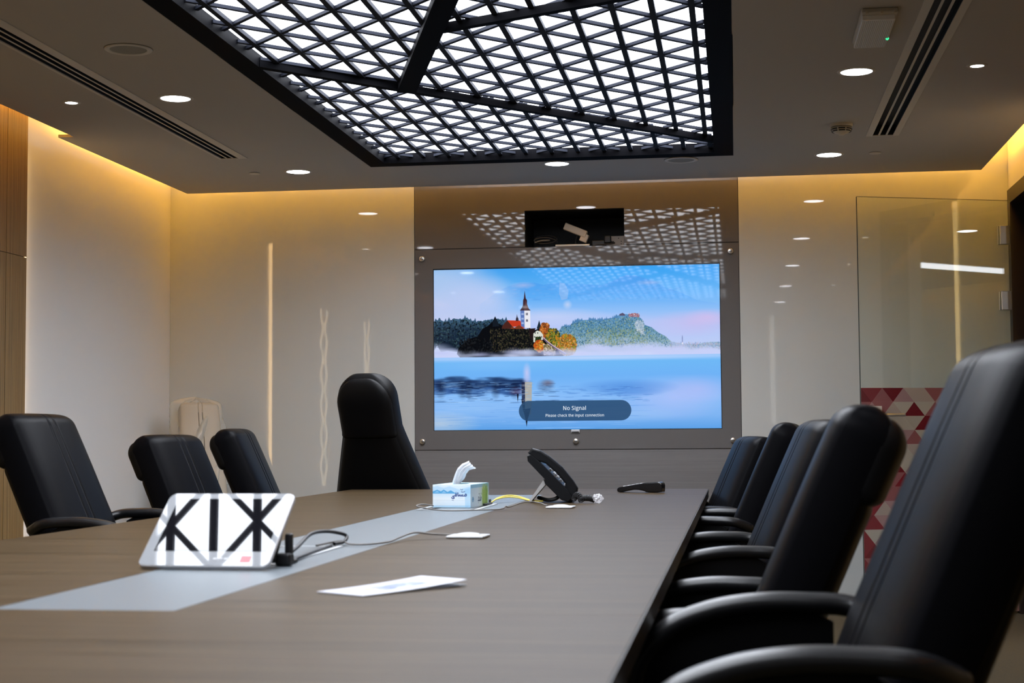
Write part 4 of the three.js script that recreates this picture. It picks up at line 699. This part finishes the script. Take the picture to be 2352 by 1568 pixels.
// coiled handset cord with a clear plug cover
{
  const t = thing('coiled_cord', 'black coiled cord with a clear plastic sleeve at its end, right of the phone', 'cord', [-0.545, TH, 3.5]);
  const pts = []; for (let k = 0; k <= 150; k++) { const u = k / 150, a = u * 22 * PI; pts.push([-0.012 + 0.055 * u + 0.008 * Math.cos(a) * 0.3, 0.0125 + 0.009 * Math.sin(a) + 0.006 * Math.sin(u * 3), 0.009 * Math.cos(a) + 0.01 * u]); } obj('coil', tube(pts, 0.0028, 480, 6), M.cableBlack, t);
  const p2 = []; for (let k = 0; k <= 100; k++) { const u = k / 100, a = u * 16 * PI; p2.push([-0.03 + 0.03 * u + 0.008 * Math.cos(a), 0.0125 + 0.009 * Math.sin(a) + 0.016 * Math.sin(u * PI), -0.01 + 0.02 * u]); } obj('coil', tube(p2, 0.0028, 380, 6), M.cableBlack, t);
  const s = new THREE.IcosahedronGeometry(0.019, 3), p = s.attributes.position; for (let i = 0; i < p.count; i++) { const x = p.getX(i), y = p.getY(i), z = p.getZ(i), q = 1 + 0.16 * Math.sin(x * 410) * Math.cos(y * 370 + z * 300); p.setXYZ(i, x * q, y * q * 0.85, z * q); } s.computeVertexNormals(); s.translate(0.058, 0.0165, 0.012); tag(obj('plastic_sleeve', s, M.clear, t), 'crinkled clear plastic sleeve');
  obj('lead', tube([[-0.04, 0.008, -0.01], [-0.045, 0.022, -0.03], [-0.03, 0.03, -0.045], [-0.05, 0.02, -0.04]], 0.0028, 40, 6), M.cableBlack, t);
}
// ---- cordless handset at the far end
{
  const t = thing('cordless_handset', 'black cordless handset lying face up near the far edge of the table', 'handset', [-0.396, TH, 2.5], -0.3);
  const s = new THREE.Shape(); s.moveTo(-0.095, 0.003); s.quadraticCurveTo(-0.1, 0.012, -0.085, 0.0155); s.lineTo(0.02, 0.033); s.lineTo(0.082, 0.037); s.quadraticCurveTo(0.095, 0.036, 0.095, 0.026); s.lineTo(0.094, 0.004); s.quadraticCurveTo(0.06, -0.001, 0.03, 0.003); s.quadraticCurveTo(0.005, 0.014, -0.03, 0.012); s.lineTo(-0.085, 0.001); s.closePath();
  const g = extr(s, 0.036, 0.004); g.translate(0, 0.0035, -0.018); obj('body', g, M.gloss, t);
  for (let r = 0; r < 5; r++) for (let c = 0; c < 3; c++) { const b = rbx(0.01, 0.004, 0.009, 0.0015); b.rotateZ(0.165); b.translate(-0.07 + r * 0.019, 0.0248 + r * 0.0031, -0.012 + c * 0.012); obj('button', b, M.alu, t); }
  const d = rbx(0.05, 0.003, 0.03, 0.001); d.rotateZ(0.07); d.translate(0.058, 0.0415, 0); obj('display', d, M.phone, t);
}
// ---- flat white puck units with grey leads
function puck(label, x, z, turn, w, d) {
  const t = thing('table_puck', label, 'desk unit', [x, TH, z], turn);
  obj('base', rbx(w, 0.006, d, 0.0028, 0, 0.004, 0), M.white, t);
  const s = new THREE.SphereGeometry(1, 32, 12, 0, 2 * PI, 0, PI / 2); s.scale(w * 0.33, 0.006, d * 0.38); s.translate(0, 0.0068, 0); obj('raised_pad', s, M.white, t);
  obj('rubber_foot', rbx(w * 0.86, 0.001, d * 0.86, 0.0004, 0, 0.0005, 0), M.cableBlack, t);
}
puck('flat white plastic desk unit on a grey lead, the nearer of two', -0.63, 5.36, -0.05, 0.09, 0.085);
puck('flat white plastic desk unit on a grey lead, the farther one below the phone', -0.577, 3.88, -0.05, 0.088, 0.085);
const onT = (pts, lift) => pts.map(([x, z, y = 0]) => [x, TH + lift + y, z]);
tag(obj('cable', tube(onT([[-0.672, 5.37, 0.002], [-0.71, 5.40, 0.006], [-0.745, 5.43, 0.011], [-0.765, 5.50, 0.004], [-0.772, 5.58, 0], [-0.80, 5.66, 0], [-0.84, 5.66, 0], [-0.872, 5.62, 0.004], [-0.90, 5.72, 0.001]], 0.0055), 0.0023, 120, 8), M.cableGrey), 'thin grey lead from the nearer white desk unit across the pale strip', 'cable');
tag(obj('cable', tube(onT([[-0.62, 3.89, 0.003], [-0.66, 3.84, 0.012], [-0.70, 3.88, 0.014], [-0.735, 3.97, 0.003], [-0.74, 4.02, 0.007], [-0.752, 4.06, 0], [-0.83, 4.13, 0], [-0.90, 4.16, 0], [-0.955, 4.10, 0], [-1.0, 4.06, 0.004], [-1.03, 4.03, 0.009], [-1.02, 3.98, 0.012], [-0.99, 3.95, 0.006]], 0.0055), 0.0023, 140, 8), M.cableGrey), 'thin grey lead from the farther white desk unit round the tissue box', 'cable');
tag(obj('cable', [tube(onT([[-0.845, 6.14, 0.012], [-0.86, 6.0, 0.022], [-0.895, 5.78, 0.032], [-0.89, 5.66, 0.03], [-0.865, 5.6, 0.018], [-0.862, 5.63, 0.006], [-0.868, 5.69, 0.005]], 0.003), 0.004, 120, 10)], M.cableBlack), 'thick black cable looping from the tablet stand into the near power box', 'cable');
tag(obj('cable', tube(onT([[-0.832, 6.18, 0.004], [-0.845, 6.08, 0.003], [-0.858, 5.9, 0.003], [-0.868, 5.73, 0.003], [-0.875, 5.69, 0.003]], 0.003), 0.0035, 60, 8), M.cableBlack), 'black cable lying straight along the near power box', 'cable');
for (const [dz, label] of [[0, 'upper of two yellow network cables between tissue box and phone'], [0.03, 'lower of two yellow network cables between tissue box and phone']]) tag(obj('network_cable', tube(onT([[-0.852, 3.6 + dz, 0.004], [-0.845, 3.5 + dz, 0.016 - dz * 0.1], [-0.82, 3.42 + dz, 0.022 - dz * 0.15], [-0.785, 3.4 + dz, 0.018 - dz * 0.1], [-0.745, 3.42 + dz, 0.007], [-0.715, 3.44 + dz, 0.004], [-0.69, 3.43 + dz, 0.003]], 0.002), 0.0025, 90, 8), M.cableYellow), label, 'cable');
tag(obj('plug', [rbx(0.014, 0.016, 0.03, 0.003, -0.856, TH + 0.012, 3.635), rbx(0.04, 0.006, 0.12, 0.002, -0.862, TH + 0.0068, 3.7)], M.plastic), 'small black cable plug at the corner of the tissue box', 'plug');
// ---- leaflet
const leafTex = canvasTex(512, 256, (g, W, H) => {
  g.fillStyle = '#c6c7d2'; g.fillRect(0, 0, W, H); seed = 9; g.filter = 'none';
  for (let i = 0; i < 90; i++) { g.fillStyle = ['rgba(60,74,140,0.5)', 'rgba(90,110,170,0.45)', 'rgba(150,160,190,0.5)', 'rgba(60,90,90,0.4)'][rnd() * 4 | 0]; g.beginPath(); g.ellipse(rr(150, 390), rr(70, 190), rr(10, 46), rr(5, 22), 0, 0, 7); g.fill(); }
  for (let i = 0; i < 24; i++) { g.fillStyle = 'rgba(220,190,90,0.45)'; g.beginPath(); g.ellipse(rr(70, 180), rr(80, 160), rr(8, 26), rr(5, 16), 0, 0, 7); g.fill(); }
  g.fillStyle = 'rgba(120,120,140,0.35)'; for (let k = 0; k < 5; k++) g.fillRect(400, 80 + k * 20, rr(40, 80), 5);
});
{
  const t = thing('leaflet', 'white folded leaflet with a blue printed picture lying on the near part of the table', 'leaflet', [-0.538, TH, 6.585], 0.98);
  const w = 0.225, d = 0.105, mk = (y, bend) => { const g = new THREE.BoxGeometry(w, 0.0007, d, 20, 1, 1), p = g.attributes.position; for (let i = 0; i < p.count; i++) p.setY(i, p.getY(i) + y + bend * Math.pow(p.getX(i) / w + 0.5, 2)); g.computeVertexNormals(); return g; };
  const lm = std({ map: leafTex, roughness: 0.35 }), top = mk(0.0022, 0.008); obj('cover', top, lm, t); obj('page', mk(0.0008, 0.0015), M.white, t);
}
scene.traverse((o) => { if (o.isMesh) { o.castShadow = true; o.receiveShadow = true; } });
renderer.render(scene, camera);
